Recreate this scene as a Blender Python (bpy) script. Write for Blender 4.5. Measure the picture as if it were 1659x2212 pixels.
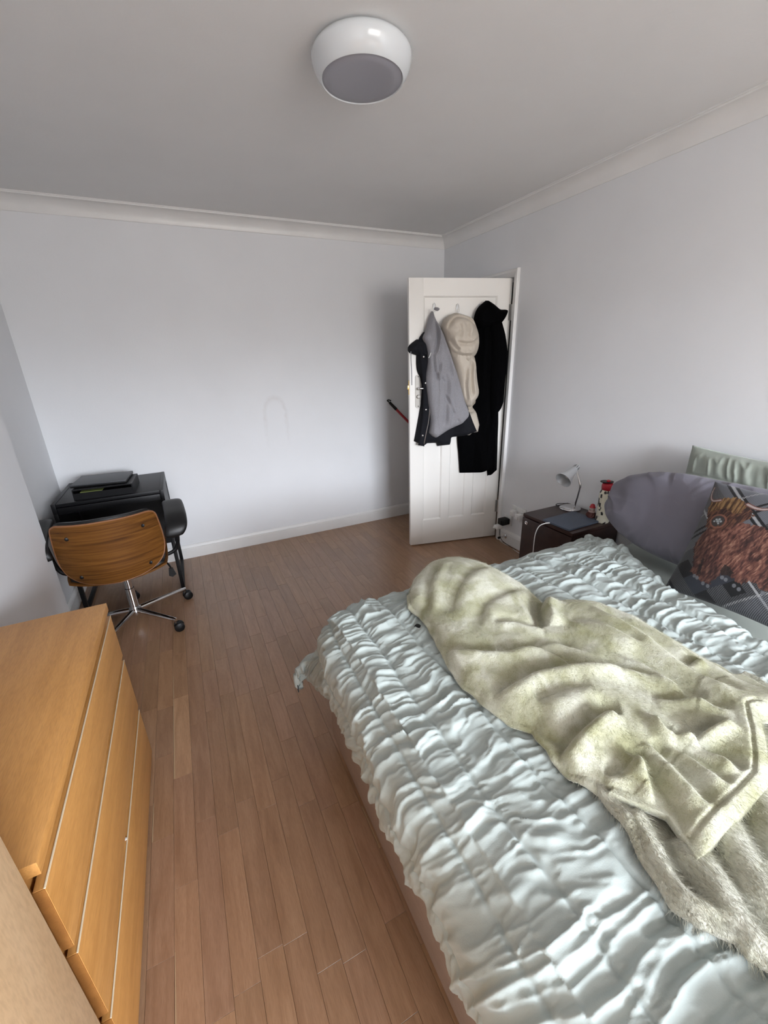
import bpy, bmesh, math, random
import numpy as np
from mathutils import Matrix, Vector
# ------------------------------------------------------------------ clear
for o in list(bpy.data.objects): bpy.data.objects.remove(o)
SC = bpy.context.scene
COL = SC.collection
rng = np.random.RandomState(7); random.seed(7)
R = math.radians

# ------------------------------------------------------------------ camera
CAM_POS = (-2.2760, -3.4634, 1.4969)
CAM_R = ((0.9043, -0.4259, -0.0287), (0.1769, 0.3120, 0.9335), (0.3986, 0.8472, -0.3508))
cam = bpy.data.cameras.new('camera'); camo = bpy.data.objects.new('camera', cam); COL.objects.link(camo)
cam.sensor_fit = 'HORIZONTAL'; cam.sensor_width = 36.0; cam.lens = 895.04 / 1659 * 36.0
cam.clip_start = 0.02; cam.clip_end = 100
def set_cam(yaw, pitch, roll, pos):
    sa, ca, sb, cb, sc, cc = math.sin(yaw), math.cos(yaw), math.sin(pitch), math.cos(pitch), math.sin(roll), math.cos(roll)
    f = Vector((sa*cb, ca*cb, -sb)); r = Vector((ca, -sa, 0)); u = r.cross(f)
    r2 = r*cc + u*sc; u2 = -r*sc + u*cc
    m = Matrix((r2, u2, -f)).transposed().to_4x4(); m.translation = Vector(pos)
    camo.matrix_world = m
set_cam(0.4395, 0.3584, -0.0307, CAM_POS)
SC.camera = camo

# ------------------------------------------------------------------ light
SC.view_settings.view_transform = 'Standard'; SC.view_settings.look = 'None'
SC.view_settings.gamma = 1.0; SC.view_settings.use_curve_mapping = False
SC.view_settings.exposure = 0.0
W = bpy.data.worlds.new('overcast_sky'); SC.world = W; W.use_nodes = True
wn = W.node_tree.nodes; wl = W.node_tree.links; bgn = wn['Background']
geo = wn.new('ShaderNodeNewGeometry'); sx = wn.new('ShaderNodeSeparateXYZ'); rp = wn.new('ShaderNodeValToRGB')
mr = wn.new('ShaderNodeMapRange'); mr.inputs['From Min'].default_value = -1; mr.inputs['From Max'].default_value = 1
tc = wn.new('ShaderNodeTexCoord')
wl.new(tc.outputs['Generated'], sx.inputs[0]); wl.new(sx.outputs['Z'], mr.inputs['Value']); wl.new(mr.outputs[0], rp.inputs[0]); wl.new(rp.outputs[0], bgn.inputs['Color'])
e = rp.color_ramp.elements
e[0].position = 0.0; e[0].color = (.20, .19, .17, 1)
e[1].position = 1.0; e[1].color = (.93, .98, 1.06, 1)
for pp, cc in ((.5, (.24, .23, .22, 1)), (.525, (.34, .34, .34, 1)), (.555, (.89, .94, 1.02, 1))):
    k = e.new(pp); k.color = cc
bgn.inputs['Strength'].default_value = 46
# window opening (behind the camera): x range, z range, wall y
WX0, WX1, WZ0, WZ1, WY = -2.20, -0.20, 0.95, 2.25, -6.3
por = bpy.data.lights.new('window_daylight', 'AREA'); por.shape = 'RECTANGLE'; por.size = WX1-WX0; por.size_y = WZ1-WZ0
por.cycles.is_portal = True
poro = bpy.data.objects.new('window_daylight', por); COL.objects.link(poro)
poro.location = ((WX0+WX1)/2, WY-.02, (WZ0+WZ1)/2); poro.rotation_euler = (R(90), 0, 0)

# ------------------------------------------------------------------ noise
_T = np.random.RandomState(3).rand(512, 512)
def vn(x, y, seed=0):
    x = np.asarray(x, float) + seed*17.13; y = np.asarray(y, float) + seed*9.71
    xi = np.floor(x).astype(int); yi = np.floor(y).astype(int); fx = x-xi; fy = y-yi
    fx = fx*fx*fx*(fx*(fx*6-15)+10); fy = fy*fy*fy*(fy*(fy*6-15)+10)
    a = _T[xi % 512, yi % 512]; b = _T[(xi+1) % 512, yi % 512]; c = _T[xi % 512, (yi+1) % 512]; d = _T[(xi+1) % 512, (yi+1) % 512]
    return (a*(1-fx)+b*fx)*(1-fy)+(c*(1-fx)+d*fx)*fy
def fbm(x, y, seed=0, o=4):
    s = 0; a = .5; t = 0
    for i in range(o):
        s = s+a*vn(x*2**i, y*2**i, seed+i*3); t += a; a *= .5
    return s/t
def sst(a, b, x):
    t = np.clip((x-a)/(b-a), 0, 1); return t*t*(3-2*t)

# ------------------------------------------------------------------ materials
def mat(name, col, rough=.6, metal=0, spec=.5, bump=0, bscale=200, sheen=0, var=0, vscale=8, coat=0, bstretch=(1, 1, 1)):
    m = bpy.data.materials.new(name); m.use_nodes = True
    nt = m.node_tree; b = nt.nodes['Principled BSDF']; L = nt.links
    b.inputs['Base Color'].default_value = (*col, 1); b.inputs['Roughness'].default_value = rough
    b.inputs['Metallic'].default_value = metal; b.inputs['Specular IOR Level'].default_value = spec
    if sheen: b.inputs['Sheen Weight'].default_value = sheen; b.inputs['Sheen Roughness'].default_value = .5
    if coat: b.inputs['Coat Weight'].default_value = coat; b.inputs['Coat Roughness'].default_value = .1
    if bump or var:
        tc = nt.nodes.new('ShaderNodeTexCoord'); mp = nt.nodes.new('ShaderNodeMapping'); mp.inputs['Scale'].default_value = bstretch
        L.new(tc.outputs['Object'], mp.inputs[0])
    if bump:
        n = nt.nodes.new('ShaderNodeTexNoise'); n.inputs['Scale'].default_value = bscale; n.inputs['Detail'].default_value = 3
        bp = nt.nodes.new('ShaderNodeBump'); bp.inputs['Strength'].default_value = bump; bp.inputs['Distance'].default_value = .004
        L.new(mp.outputs[0], n.inputs['Vector']); L.new(n.outputs['Fac'], bp.inputs['Height']); L.new(bp.outputs[0], b.inputs['Normal'])
    if var:
        n = nt.nodes.new('ShaderNodeTexNoise'); n.inputs['Scale'].default_value = vscale; n.inputs['Detail'].default_value = 4
        r = nt.nodes.new('ShaderNodeValToRGB'); r.color_ramp.elements[0].position = .3; r.color_ramp.elements[1].position = .7
        r.color_ramp.elements[0].color = (*[c*(1-var) for c in col], 1); r.color_ramp.elements[1].color = (*[min(1, c*(1+var)) for c in col], 1)
        L.new(mp.outputs[0], n.inputs['Vector']); L.new(n.outputs['Fac'], r.inputs[0]); L.new(r.outputs[0], b.inputs['Base Color'])
    return m
def wood(name, dark, mid, light, stretch=(1, 12, 12), scale=2.5, rough=.45, coat=0, fig=1.0, tint=False, spec=.5, contrast=(.25, .5, .78)):
    m = bpy.data.materials.new(name); m.use_nodes = True
    nt = m.node_tree; b = nt.nodes['Principled BSDF']; L = nt.links; N = nt.nodes.new
    tc = N('ShaderNodeTexCoord'); mp = N('ShaderNodeMapping'); mp.inputs['Scale'].default_value = stretch
    if tint:
        g = N('ShaderNodeNewGeometry'); oi = N('ShaderNodeObjectInfo')
        vm = N('ShaderNodeVectorMath'); vm.operation = 'MULTIPLY_ADD'; cx = N('ShaderNodeCombineXYZ')
        L.new(oi.outputs['Random'], cx.inputs[0]); L.new(oi.outputs['Random'], cx.inputs[1]); L.new(oi.outputs['Random'], cx.inputs[2])
        L.new(cx.outputs[0], vm.inputs[0]); vm.inputs[1].default_value = (31, 57, 13); L.new(g.outputs['Position'], vm.inputs[2]); L.new(vm.outputs[0], mp.inputs[0])
    else:
        L.new(tc.outputs['Object'], mp.inputs[0])
    w = N('ShaderNodeTexNoise'); w.inputs['Scale'].default_value = scale; w.inputs['Detail'].default_value = 5; w.inputs['Distortion'].default_value = fig
    L.new(mp.outputs[0], w.inputs['Vector'])
    r = N('ShaderNodeValToRGB'); el = r.color_ramp.elements
    el[0].position = contrast[0]; el[0].color = (*dark, 1); el[1].position = contrast[2]; el[1].color = (*light, 1); k = el.new(contrast[1]); k.color = (*mid, 1)
    L.new(w.outputs['Fac'], r.inputs[0])
    n2 = N('ShaderNodeTexNoise'); n2.inputs['Scale'].default_value = scale*14; n2.inputs['Detail'].default_value = 2; L.new(mp.outputs[0], n2.inputs['Vector'])
    mx = N('ShaderNodeMix'); mx.data_type = 'RGBA'; mx.blend_type = 'MULTIPLY'; mx.inputs['Factor'].default_value = .35
    r2 = N('ShaderNodeValToRGB'); r2.color_ramp.elements[0].position = .3; r2.color_ramp.elements[0].color = (.6, .55, .5, 1); r2.color_ramp.elements[1].position = .6; r2.color_ramp.elements[1].color = (1, 1, 1, 1)
    L.new(n2.outputs['Fac'], r2.inputs[0]); L.new(r.outputs[0], mx.inputs['A']); L.new(r2.outputs[0], mx.inputs['B'])
    out = mx.outputs['Result']
    if tint:
        m2 = N('ShaderNodeMix'); m2.data_type = 'RGBA'; m2.blend_type = 'MULTIPLY'; m2.inputs['Factor'].default_value = 1
        L.new(out, m2.inputs['A']); L.new(oi.outputs['Color'], m2.inputs['B']); out = m2.outputs['Result']
    L.new(out, b.inputs['Base Color'])
    bp = N('ShaderNodeBump'); bp.inputs['Strength'].default_value = .08; bp.inputs['Distance'].default_value = .002; L.new(n2.outputs['Fac'], bp.inputs['Height']); L.new(bp.outputs[0], b.inputs['Normal'])
    b.inputs['Roughness'].default_value = rough; b.inputs['Specular IOR Level'].default_value = spec
    if coat: b.inputs['Coat Weight'].default_value = coat; b.inputs['Coat Roughness'].default_value = .28
    return m

def wall_mat(name, col, scuff=False):
    m = bpy.data.materials.new(name); m.use_nodes = True
    nt = m.node_tree; b = nt.nodes['Principled BSDF']; L = nt.links; N = nt.nodes.new
    b.inputs['Roughness'].default_value = .75; b.inputs['Specular IOR Level'].default_value = .25
    tc = N('ShaderNodeTexCoord')
    n = N('ShaderNodeTexNoise'); n.inputs['Scale'].default_value = 90; n.inputs['Detail'].default_value = 4
    L.new(tc.outputs['Object'], n.inputs['Vector'])
    bp = N('ShaderNodeBump'); bp.inputs['Strength'].default_value = .12; bp.inputs['Distance'].default_value = .003
    L.new(n.outputs['Fac'], bp.inputs['Height']); L.new(bp.outputs[0], b.inputs['Normal'])
    n2 = N('ShaderNodeTexNoise'); n2.inputs['Scale'].default_value = 2.2; n2.inputs['Detail'].default_value = 5; L.new(tc.outputs['Object'], n2.inputs['Vector'])
    r = N('ShaderNodeValToRGB'); r.color_ramp.elements[0].position = .3; r.color_ramp.elements[0].color = (*[c*.965 for c in col], 1); r.color_ramp.elements[1].position = .65; r.color_ramp.elements[1].color = (*col, 1)
    L.new(n2.outputs['Fac'], r.inputs[0]); out = r.outputs[0]
    if scuff:   # faint arch-shaped rub mark left on the paint, with runs below
        s = N('ShaderNodeSeparateXYZ'); L.new(tc.outputs['Object'], s.inputs[0])
        def M(op, a, b2=None, c=None):
            q = N('ShaderNodeMath'); q.operation = op
            for i, v in enumerate((a, b2, c)):
                if v is None: continue
                if isinstance(v, (int, float)): q.inputs[i].default_value = v
                else: L.new(v, q.inputs[i])
            return q.outputs[0]
        X, Z = s.outputs['X'], s.outputs['Z']
        nz = N('ShaderNodeTexNoise'); nz.inputs['Scale'].default_value = 25; L.new(tc.outputs['Object'], nz.inputs['Vector'])
        wob = M('MULTIPLY', M('SUBTRACT', nz.outputs['Fac'], .5), .035)
        dx = M('ADD', M('SUBTRACT', X, -1.59), wob)
        up = M('MAXIMUM', M('SUBTRACT', Z, 1.09), 0.0)
        rad = M('SQRT', M('ADD', M('POWER', M('DIVIDE', dx, .085), 2.0), M('POWER', M('DIVIDE', up, .125), 2.0)))
        ring = M('MAXIMUM', M('SUBTRACT', 1.0, M('MULTIPLY', M('ABSOLUTE', M('SUBTRACT', rad, 1.0)), 4.0)), 0.0)
        low = M('MULTIPLY', M('SUBTRACT', Z, .80), 4.0); low = M('MINIMUM', M('MAXIMUM', low, 0.0), 1.0)
        fac = M('MULTIPLY', M('MULTIPLY', ring, low), M('MULTIPLY', nz.outputs['Fac'], .30))
        mx = N('ShaderNodeMix'); mx.data_type = 'RGBA'; L.new(fac, mx.inputs['Factor']); L.new(out, mx.inputs['A']); mx.inputs['B'].default_value = (.52, .46, .42, 1)
        out = mx.outputs['Result']
    L.new(out, b.inputs['Base Color'])
    return m

M_WALL = wall_mat('wall_paint', (.80, .81, .83)); M_WALLB = wall_mat('back_wall_paint', (.80, .81, .83), True)
M_CEIL = wall_mat('ceiling_paint', (.83, .83, .825))
M_TRIM = mat('white_gloss_paint', (.80, .795, .785), .35, var=.03, vscale=5)
M_DOOR = mat('door_gloss_paint', (.88, .86, .82), .38, bump=.05, bscale=60)
M_DARKHALL = mat('hall_gloom', (.05, .045, .045), .9)  # near-black colour stands in for the lack of light in the hall
M_FLOOR = wood('oak_parquet', (.255, .140, .076), (.315, .182, .104), (.37, .225, .135), (16, 1.6, 4), 2.2, .36, coat=.32, tint=True, fig=1.6)
M_SUB = mat('floor_joint', (.16, .09, .055), .9)
M_BEECH = wood('orange_beech_veneer', (.50, .235, .062), (.59, .29, .085), (.66, .335, .105), (9, 1.0, 9), 3, .42, fig=.6)
M_BEECHV = wood('orange_beech_end_shaded', (.27, .11, .03), (.33, .14, .035), (.40, .175, .05), (9, 1.0, 9), 3, .45, fig=.6)  # beech darkened for the shadow on the drawer ends
M_SAPWOOD = mat('pale_sapwood', (.44, .31, .19), .75, spec=.2)
M_EDGE = mat('pale_edging', (.72, .60, .42), .5)
M_BIRCH = wood('pale_birch_veneer', (.62, .41, .225), (.68, .47, .275), (.73, .52, .32), (5, 5, 1.2), 2.5, .45, fig=.8)
M_BEDPANEL = wood('pinkish_oak_foil', (.32, .255, .215), (.345, .275, .235), (.37, .30, .255), (9, 1, 9), 3, .5, fig=.5)
M_WALNUT = wood('walnut_veneer', (.050, .017, .003), (.135, .052, .009), (.205, .088, .018), (.5, 2, 22), 3.4, .6, fig=.7, spec=.2)
M_WALEDGE = mat('walnut_ply_edge', (.22, .09, .035), .45)
M_DKWOOD = wood('dark_brown_foil', (.020, .008, .006), (.030, .012, .009), (.038, .017, .013), (2, 9, 9), 3, .35, fig=.4)
M_BLACK = mat('black_ash_foil', (.004, .004, .005), .42, spec=.3, bump=.08, bscale=40, bstretch=(1, 8, 8))
M_BLKMETAL = mat('black_powder_coat', (.004, .004, .0045), .45, spec=.3)
M_LEATHER = mat('black_leather', (.007, .007, .0075), .40, spec=.35, bump=.15, bscale=260)
M_BLKPLASTIC = mat('black_plastic', (.005, .005, .0055), .42, spec=.3)
M_CHROME = mat('chrome', (.72, .72, .73), .10, 1.0)
M_STEEL = mat('brushed_steel', (.62, .61, .60), .28, 1.0)
M_SILVER = mat('silver_paint', (.55, .56, .57), .38, .55)
M_BRASS = mat('brass', (.75, .52, .20), .3, 1.0)
M_PLATE = mat('satin_nickel', (.30, .285, .265), .5, 1.0)
M_WPLASTIC = mat('white_plastic', (.80, .80, .79), .35)
M_LAMPWHITE = mat('white_glossy_plastic', (.68, .715, .74), .16, coat=.3)
M_DIFF = mat('grey_acrylic_diffuser', (.33, .33, .37), .35)
M_GREYLID = mat('grey_laptop_shell', (.075, .078, .085), .45, .5)
M_PAPER = mat('yellow_green_paper', (.16, .19, .05), .8)
M_TABLET = mat('blue_grey_cover', (.085, .105, .145), .6, bump=.1, bscale=400)
M_RED = mat('red_plastic', (.42, .015, .03), .35)
M_BROOM = mat('red_coated_tube', (.33, .012, .02), .35)
M_CREAM = mat('cream_enamel', (.80, .75, .60), .3)
M_NAVY = mat('black_navy_cotton', (.0075, .008, .0115), .85, bump=.3, bscale=220, spec=.25)
M_BLACKWOOL = mat('black_wool', (.0016, .0016, .002), 1.0, spec=.05)
M_GREYKNIT = mat('grey_marl_jersey', (.265, .26, .28), .9, bump=.25, bscale=350, var=.16, vscale=220, sheen=.15)
M_PUFFER = mat('cream_puffer_nylon', (.53, .47, .395), .55, bump=.5, bscale=38, sheen=.1)
M_GREYCOT = mat('slate_grey_cotton', (.160, .154, .190), .72, bump=.15, bscale=300, sheen=.12)
M_SAGE = mat('sage_microfibre', (.405, .46, .445), .62, bump=.12, bscale=420, sheen=.12, var=.02, vscale=3)
M_SAGE2 = mat('sage_pillowcase', (.30, .335, .29), .6, bump=.12, bscale=420, sheen=.2)
M_SHEET = mat('sage_sheet', (.30, .335, .295), .65, bump=.12, bscale=420, sheen=.2)
M_CLEAR = mat('clear_hook_plastic', (.85, .86, .87), .25); M_CLEAR.node_tree.nodes['Principled BSDF'].inputs['Transmission Weight'].default_value = .15

def fleece_mat(name, a, b_, c, fscale, stretch, bump, bd):
    m = bpy.data.materials.new(name); m.use_nodes = True
    nt = m.node_tree; b = nt.nodes['Principled BSDF']; L = nt.links; N = nt.nodes.new
    tc = N('ShaderNodeTexCoord')
    n = N('ShaderNodeTexNoise'); n.inputs['Scale'].default_value = 11; n.inputs['Detail'].default_value = 4; n.inputs['Distortion'].default_value = .6
    L.new(tc.outputs['Object'], n.inputs['Vector'])
    r = N('ShaderNodeValToRGB'); el = r.color_ramp.elements; el[0].position = .32; el[0].color = (*a, 1); el[1].position = .66; el[1].color = (*c, 1); k = el.new(.5); k.color = (*b_, 1)
    L.new(n.outputs['Fac'], r.inputs[0])
    mp = N('ShaderNodeMapping'); mp.inputs['Scale'].default_value = stretch; L.new(tc.outputs['Object'], mp.inputs[0])
    f = N('ShaderNodeTexNoise'); f.inputs['Scale'].default_value = fscale; f.inputs['Detail'].default_value = 3; f.inputs['Distortion'].default_value = .8; L.new(mp.outputs[0], f.inputs['Vector'])
    r2 = N('ShaderNodeValToRGB'); r2.color_ramp.elements[0].position = .33; r2.color_ramp.elements[0].color = (.80, .78, .74, 1); r2.color_ramp.elements[1].position = .5; r2.color_ramp.elements[1].color = (1, 1, 1, 1); L.new(f.outputs['Fac'], r2.inputs[0])
    mx = N('ShaderNodeMix'); mx.data_type = 'RGBA'; mx.blend_type = 'MULTIPLY'; mx.inputs['Factor'].default_value = .8; L.new(r.outputs[0], mx.inputs['A']); L.new(r2.outputs[0], mx.inputs['B'])
    L.new(mx.outputs['Result'], b.inputs['Base Color'])
    bp = N('ShaderNodeBump'); bp.inputs['Strength'].default_value = bump; bp.inputs['Distance'].default_value = bd; L.new(f.outputs['Fac'], bp.inputs['Height']); L.new(bp.outputs[0], b.inputs['Normal'])
    b.inputs['Roughness'].default_value = .85; b.inputs['Specular IOR Level'].default_value = .2
    b.inputs['Sheen Weight'].default_value = .6; b.inputs['Sheen Roughness'].default_value = .4; b.inputs['Sheen Tint'].default_value = (1, .98, .9, 1)
    return m
M_FLEECE = fleece_mat('olive_cream_fleece', (.325, .325, .195), (.455, .455, .335), (.60, .605, .51), 330, (1, 1, 1), .4, .004)
M_SHAG = fleece_mat('shaggy_cream_fleece', (.40, .395, .29), (.51, .505, .41), (.62, .62, .54), 170, (1.6, .5, 1), .8, .008)

def vcol_mat(name, rough=.85, bump=.2, bscale=300):
    m = mat(name, (.5, .5, .5), rough, bump=bump, bscale=bscale, sheen=.1)
    nt = m.node_tree; a = nt.nodes.new('ShaderNodeVertexColor'); a.layer_name = 'print'
    nt.links.new(a.outputs['Color'], nt.nodes['Principled BSDF'].inputs['Base Color']); return m
M_PLAID = vcol_mat('printed_plaid_cloth'); M_COWPRINT = vcol_mat('cow_patch_enamel', .3, 0)

# ------------------------------------------------------------------ mesh helpers
class MB:
    def __init__(s): s.v = []; s.f = []; s.n = 0
    def add(s, v, f):
        s.v.append(np.asarray(v, float).reshape(-1, 3)); s.f += [tuple(i+s.n for i in q) for q in f]; s.n += len(s.v[-1]); return s
    def box(s, lo, hi, bev=0, rot=None, piv=None):
        bm = bmesh.new(); bmesh.ops.create_cube(bm, size=1)
        for v in bm.verts: v.co = Vector([lo[i]+(v.co[i]+.5)*(hi[i]-lo[i]) for i in range(3)])
        if bev: bmesh.ops.bevel(bm, geom=list(bm.edges), offset=bev, segments=2, profile=.6, affect='EDGES')
        if rot is not None:
            p = Vector(piv) if piv is not None else (Vector(lo)+Vector(hi))/2
            for v in bm.verts: v.co = rot @ (v.co-p) + p
        bm.verts.index_update(); s.add([v.co[:] for v in bm.verts], [[v.index for v in f.verts] for f in bm.faces]); bm.free(); return s
    def prism(s, poly, axis, a, b):
        # poly: 2-D points, axis: extrusion axis index; other two axes in order
        o = [i for i in range(3) if i != axis]; n = len(poly); V = np.zeros((2*n, 3))
        for k, h in enumerate((a, b)):
            V[k*n:(k+1)*n, o[0]] = [p[0] for p in poly]; V[k*n:(k+1)*n, o[1]] = [p[1] for p in poly]; V[k*n:(k+1)*n, axis] = h
        F = [(i, (i+1) % n, n+(i+1) % n, n+i) for i in range(n)] + [tuple(range(n))[::-1], tuple(range(n, 2*n))]
        return s.add(V, F)
    def tube(s, pts, r, seg=10, smooth=0, cap=True):
        P = np.asarray(pts, float)
        if smooth:
            Q = []; n = len(P)
            for i in range(n-1):
                p0, p1, p2, p3 = P[max(i-1, 0)], P[i], P[i+1], P[min(i+2, n-1)]
                for t in np.arange(smooth)/smooth:
                    Q.append(.5*((2*p1)+(-p0+p2)*t+(2*p0-5*p1+4*p2-p3)*t*t+(-p0+3*p1-3*p2+p3)*t**3))
            Q.append(P[-1])
            if np.ndim(r): r = np.interp(np.linspace(0, n-1, len(Q)), np.arange(n), r)
            P = np.array(Q)
        n = len(P); rr = np.broadcast_to(r, (n,))
        T = np.gradient(P, axis=0); T /= np.linalg.norm(T, axis=1)[:, None]+1e-12
        u = np.cross(T[0], (0, 0, 1.)); 
        if np.linalg.norm(u) < .1: u = np.cross(T[0], (1., 0, 0))
        V = []; 
        for i in range(n):
            u = u-T[i]*(u@T[i]); u /= np.linalg.norm(u); w = np.cross(T[i], u)
            a = np.linspace(0, 2*np.pi, seg, endpoint=False)
            V.append(P[i]+rr[i]*(np.cos(a)[:, None]*u+np.sin(a)[:, None]*w))
        V = np.concatenate(V); F = [(i*seg+j, i*seg+(j+1) % seg, (i+1)*seg+(j+1) % seg, (i+1)*seg+j) for i in range(n-1) for j in range(seg)]
        if cap: F += [tuple(range(seg))[::-1], tuple(range((n-1)*seg, n*seg))]
        return s.add(V, F)
    def lathe(s, prof, o=(0, 0, 0), axis=(0, 0, 1), seg=32):
        ax = np.array(axis, float); ax /= np.linalg.norm(ax); u = np.cross(ax, (1., 0, 0)) if abs(ax[0]) < .9 else np.cross(ax, (0, 1., 0)); u /= np.linalg.norm(u); w = np.cross(ax, u)
        a = np.linspace(0, 2*np.pi, seg, endpoint=False); V = []
        for r, z in prof: V.append(np.asarray(o)+ax*z+max(r, 1e-5)*(np.cos(a)[:, None]*u+np.sin(a)[:, None]*w))
        n = len(prof); F = [(i*seg+j, i*seg+(j+1) % seg, (i+1)*seg+(j+1) % seg, (i+1)*seg+j) for i in range(n-1) for j in range(seg)]
        F += [tuple(range(seg))[::-1], tuple(range((n-1)*seg, n*seg))]
        return s.add(np.concatenate(V), F)
    def grid(s, P):
        n, m = P.shape[:2]; i = np.arange(n*m).reshape(n, m)
        F = np.stack([i[:-1, :-1], i[1:, :-1], i[1:, 1:], i[:-1, 1:]], -1).reshape(-1, 4)
        return s.add(P.reshape(-1, 3), F.tolist())
    def shell(s, A, B):
        # closed skin from two grids with the same outline (A outer, B inner)
        n, m = A.shape[:2]; o = s.n; s.grid(A); o2 = s.n; s.grid(B[:, ::-1])
        ia = np.arange(n*m).reshape(n, m)+o; ib = np.arange(n*m).reshape(n, m)[:, ::-1]+o2
        ra = np.concatenate([ia[0, :-1], ia[:-1, -1], ia[-1, :0:-1], ia[:0:-1, 0]]); rb = np.concatenate([ib[0, :-1], ib[:-1, -1], ib[-1, :0:-1], ib[:0:-1, 0]])
        k = len(ra); s.f += [(int(ra[i]), int(ra[(i+1) % k]), int(rb[(i+1) % k]), int(rb[i])) for i in range(k)]; return s
    def obj(s, name, m, parent=None, smooth=True, angle=40, fixn=True):
        V = np.concatenate(s.v); me = bpy.data.meshes.new(name)
        me.from_pydata(V.tolist(), [], s.f)
        if fixn and len(s.f) < 60000:
            bm = bmesh.new(); bm.from_mesh(me); bmesh.ops.recalc_face_normals(bm, faces=bm.faces); bm.to_mesh(me); bm.free()
        if smooth:
            me.polygons.foreach_set('use_smooth', [True]*len(me.polygons))
            if angle < 180: me.set_sharp_from_angle(angle=R(angle))
        me.materials.append(m); o = bpy.data.objects.new(name, me); COL.objects.link(o)
        if parent is not None: o.parent = parent
        return o
def thing(name, label, cat, loc=(0, 0, 0), rz=0, group=None):
    o = bpy.data.objects.new(name, None); COL.objects.link(o); o.empty_display_size = .05
    o.location = loc; o.rotation_euler = (0, 0, rz); o['label'] = label; o['category'] = cat
    if group: o['group'] = group
    return o
def tag(o, label, cat, group=None):
    o['label'] = label; o['category'] = cat
    if group: o['group'] = group
    return o
def struct(o, label, cat='structure'):
    o['kind'] = 'structure'; o['label'] = label; o['category'] = cat; return o
def resample(P, n):
    P = np.asarray(P, float); d = np.r_[0, np.cumsum(np.linalg.norm(np.diff(P, axis=0), axis=1))]
    t = np.linspace(0, d[-1], n); return np.stack([np.interp(t, d, P[:, k]) for k in range(P.shape[1])], 1)
def smooth_poly(P, k=8):
    P = np.asarray(P, float); Q = []; n = len(P)
    for i in range(n-1):
        p0, p1, p2, p3 = P[max(i-1, 0)], P[i], P[i+1], P[min(i+2, n-1)]
        for t in np.arange(k)/k: Q.append(.5*((2*p1)+(-p0+p2)*t+(2*p0-5*p1+4*p2-p3)*t*t+(-p0+3*p1-3*p2+p3)*t**3))
    Q.append(P[-1]); return np.array(Q)
def coons(Lc, Rc, S, E, ns, nt):
    L_ = resample(Lc, ns); R_ = resample(Rc, ns)
    S_ = resample(S if S is not None else [L_[0], R_[0]], nt) if (S is not None or np.linalg.norm(L_[0]-R_[0]) > 1e-6) else np.repeat(L_[:1], nt, 0)
    E_ = resample(E if E is not None else [L_[-1], R_[-1]], nt) if (E is not None or np.linalg.norm(L_[-1]-R_[-1]) > 1e-6) else np.repeat(L_[-1:], nt, 0)
    s = np.linspace(0, 1, ns)[:, None, None]; t = np.linspace(0, 1, nt)[None, :, None]
    P = (1-t)*L_[:, None]+t*R_[:, None]+(1-s)*S_[None]+s*E_[None]-((1-s)*((1-t)*S_[0]+t*S_[-1])+s*((1-t)*E_[0]+t*E_[-1]))
    return P
def pdist(X, Y, poly):
    # distance and signed side to an open polyline
    best = np.full(X.shape, 1e9); sd = np.zeros(X.shape); tt = np.zeros(X.shape); P = np.asarray(poly, float); n = len(P)-1
    for i in range(n):
        a, b = P[i], P[i+1]; d = b-a; l2 = d@d+1e-12
        t = np.clip(((X-a[0])*d[0]+(Y-a[1])*d[1])/l2, 0, 1)
        q = np.hypot(X-a[0]-t*d[0], Y-a[1]-t*d[1]); c = d[0]*(Y-a[1])-d[1]*(X-a[0])
        k = q < best; best = np.where(k, q, best); sd = np.where(k, np.sign(c), sd); tt = np.where(k, (i+t)/n, tt)
    return best, sd, tt
def inpoly(X, Y, poly):
    c = np.zeros(X.shape, bool); n = len(poly); j = n-1
    for i in range(n):
        xi, yi = poly[i]; xj, yj = poly[j]
        c ^= ((yi > Y) != (yj > Y)) & (X < (xj-xi)*(Y-yi)/(yj-yi+1e-12)+xi); j = i
    return c
# ------------------------------------------------------------------ room
H = 2.4224; XL = -3.127; YB = -1.0; XB = -3.004
o = struct(MB().box((XL-.15, WY-.15, -.2), (1.4, .15, -.012)).obj('floor', M_SUB, smooth=False), 'oak strip parquet floor in warm brown, laid in short staves toward the back wall', 'floor'); FLOOR = o
o = struct(MB().box((XL-.15, WY-.15, H), (.15, .15, H+.15)).obj('ceiling', M_CEIL, smooth=False), 'plain off-white ceiling with one round light', 'ceiling')
struct(MB().box((XL-.15, 0, -.01), (.15, .15, H)).obj('wall_back', M_WALLB, smooth=False), 'bare white far wall with a faint arched scuff mark', 'wall')
DY0, DY1, DZ = -.917, -.105, 2.012
wr = MB().box((0, WY-.15, -.01), (.15, DY0, H)); wr.box((0, DY0, DZ), (.15, DY1, H)); wr.box((0, DY1, -.01), (.15, 0, H))
struct(wr.obj('wall_right', M_WALL, smooth=False), 'white right-hand wall with the doorway, behind the pillows', 'wall')
wl_ = MB().box((XL-.15, YB, -.01), (XL, 0, H)); wl_.box((XL-.15, WY-.15, -.01), (XB, YB, H))
struct(wl_.obj('wall_left', M_WALL, smooth=False), 'white left-hand wall stepping back into the desk alcove', 'wall')
wf = MB().box((XB, WY-.15, -.01), (WX0, WY, H)); wf.box((WX1, WY-.15, -.01), (0, WY, H)); wf.box((WX0, WY-.15, -.01), (WX1, WY, WZ0)); wf.box((WX0, WY-.15, WZ1), (WX1, WY, H))
struct(wf.obj('wall_front', M_WALL, smooth=False), 'white window wall behind the viewer', 'wall')
fr = MB(); xm = (WX0+WX1)/2
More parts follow.
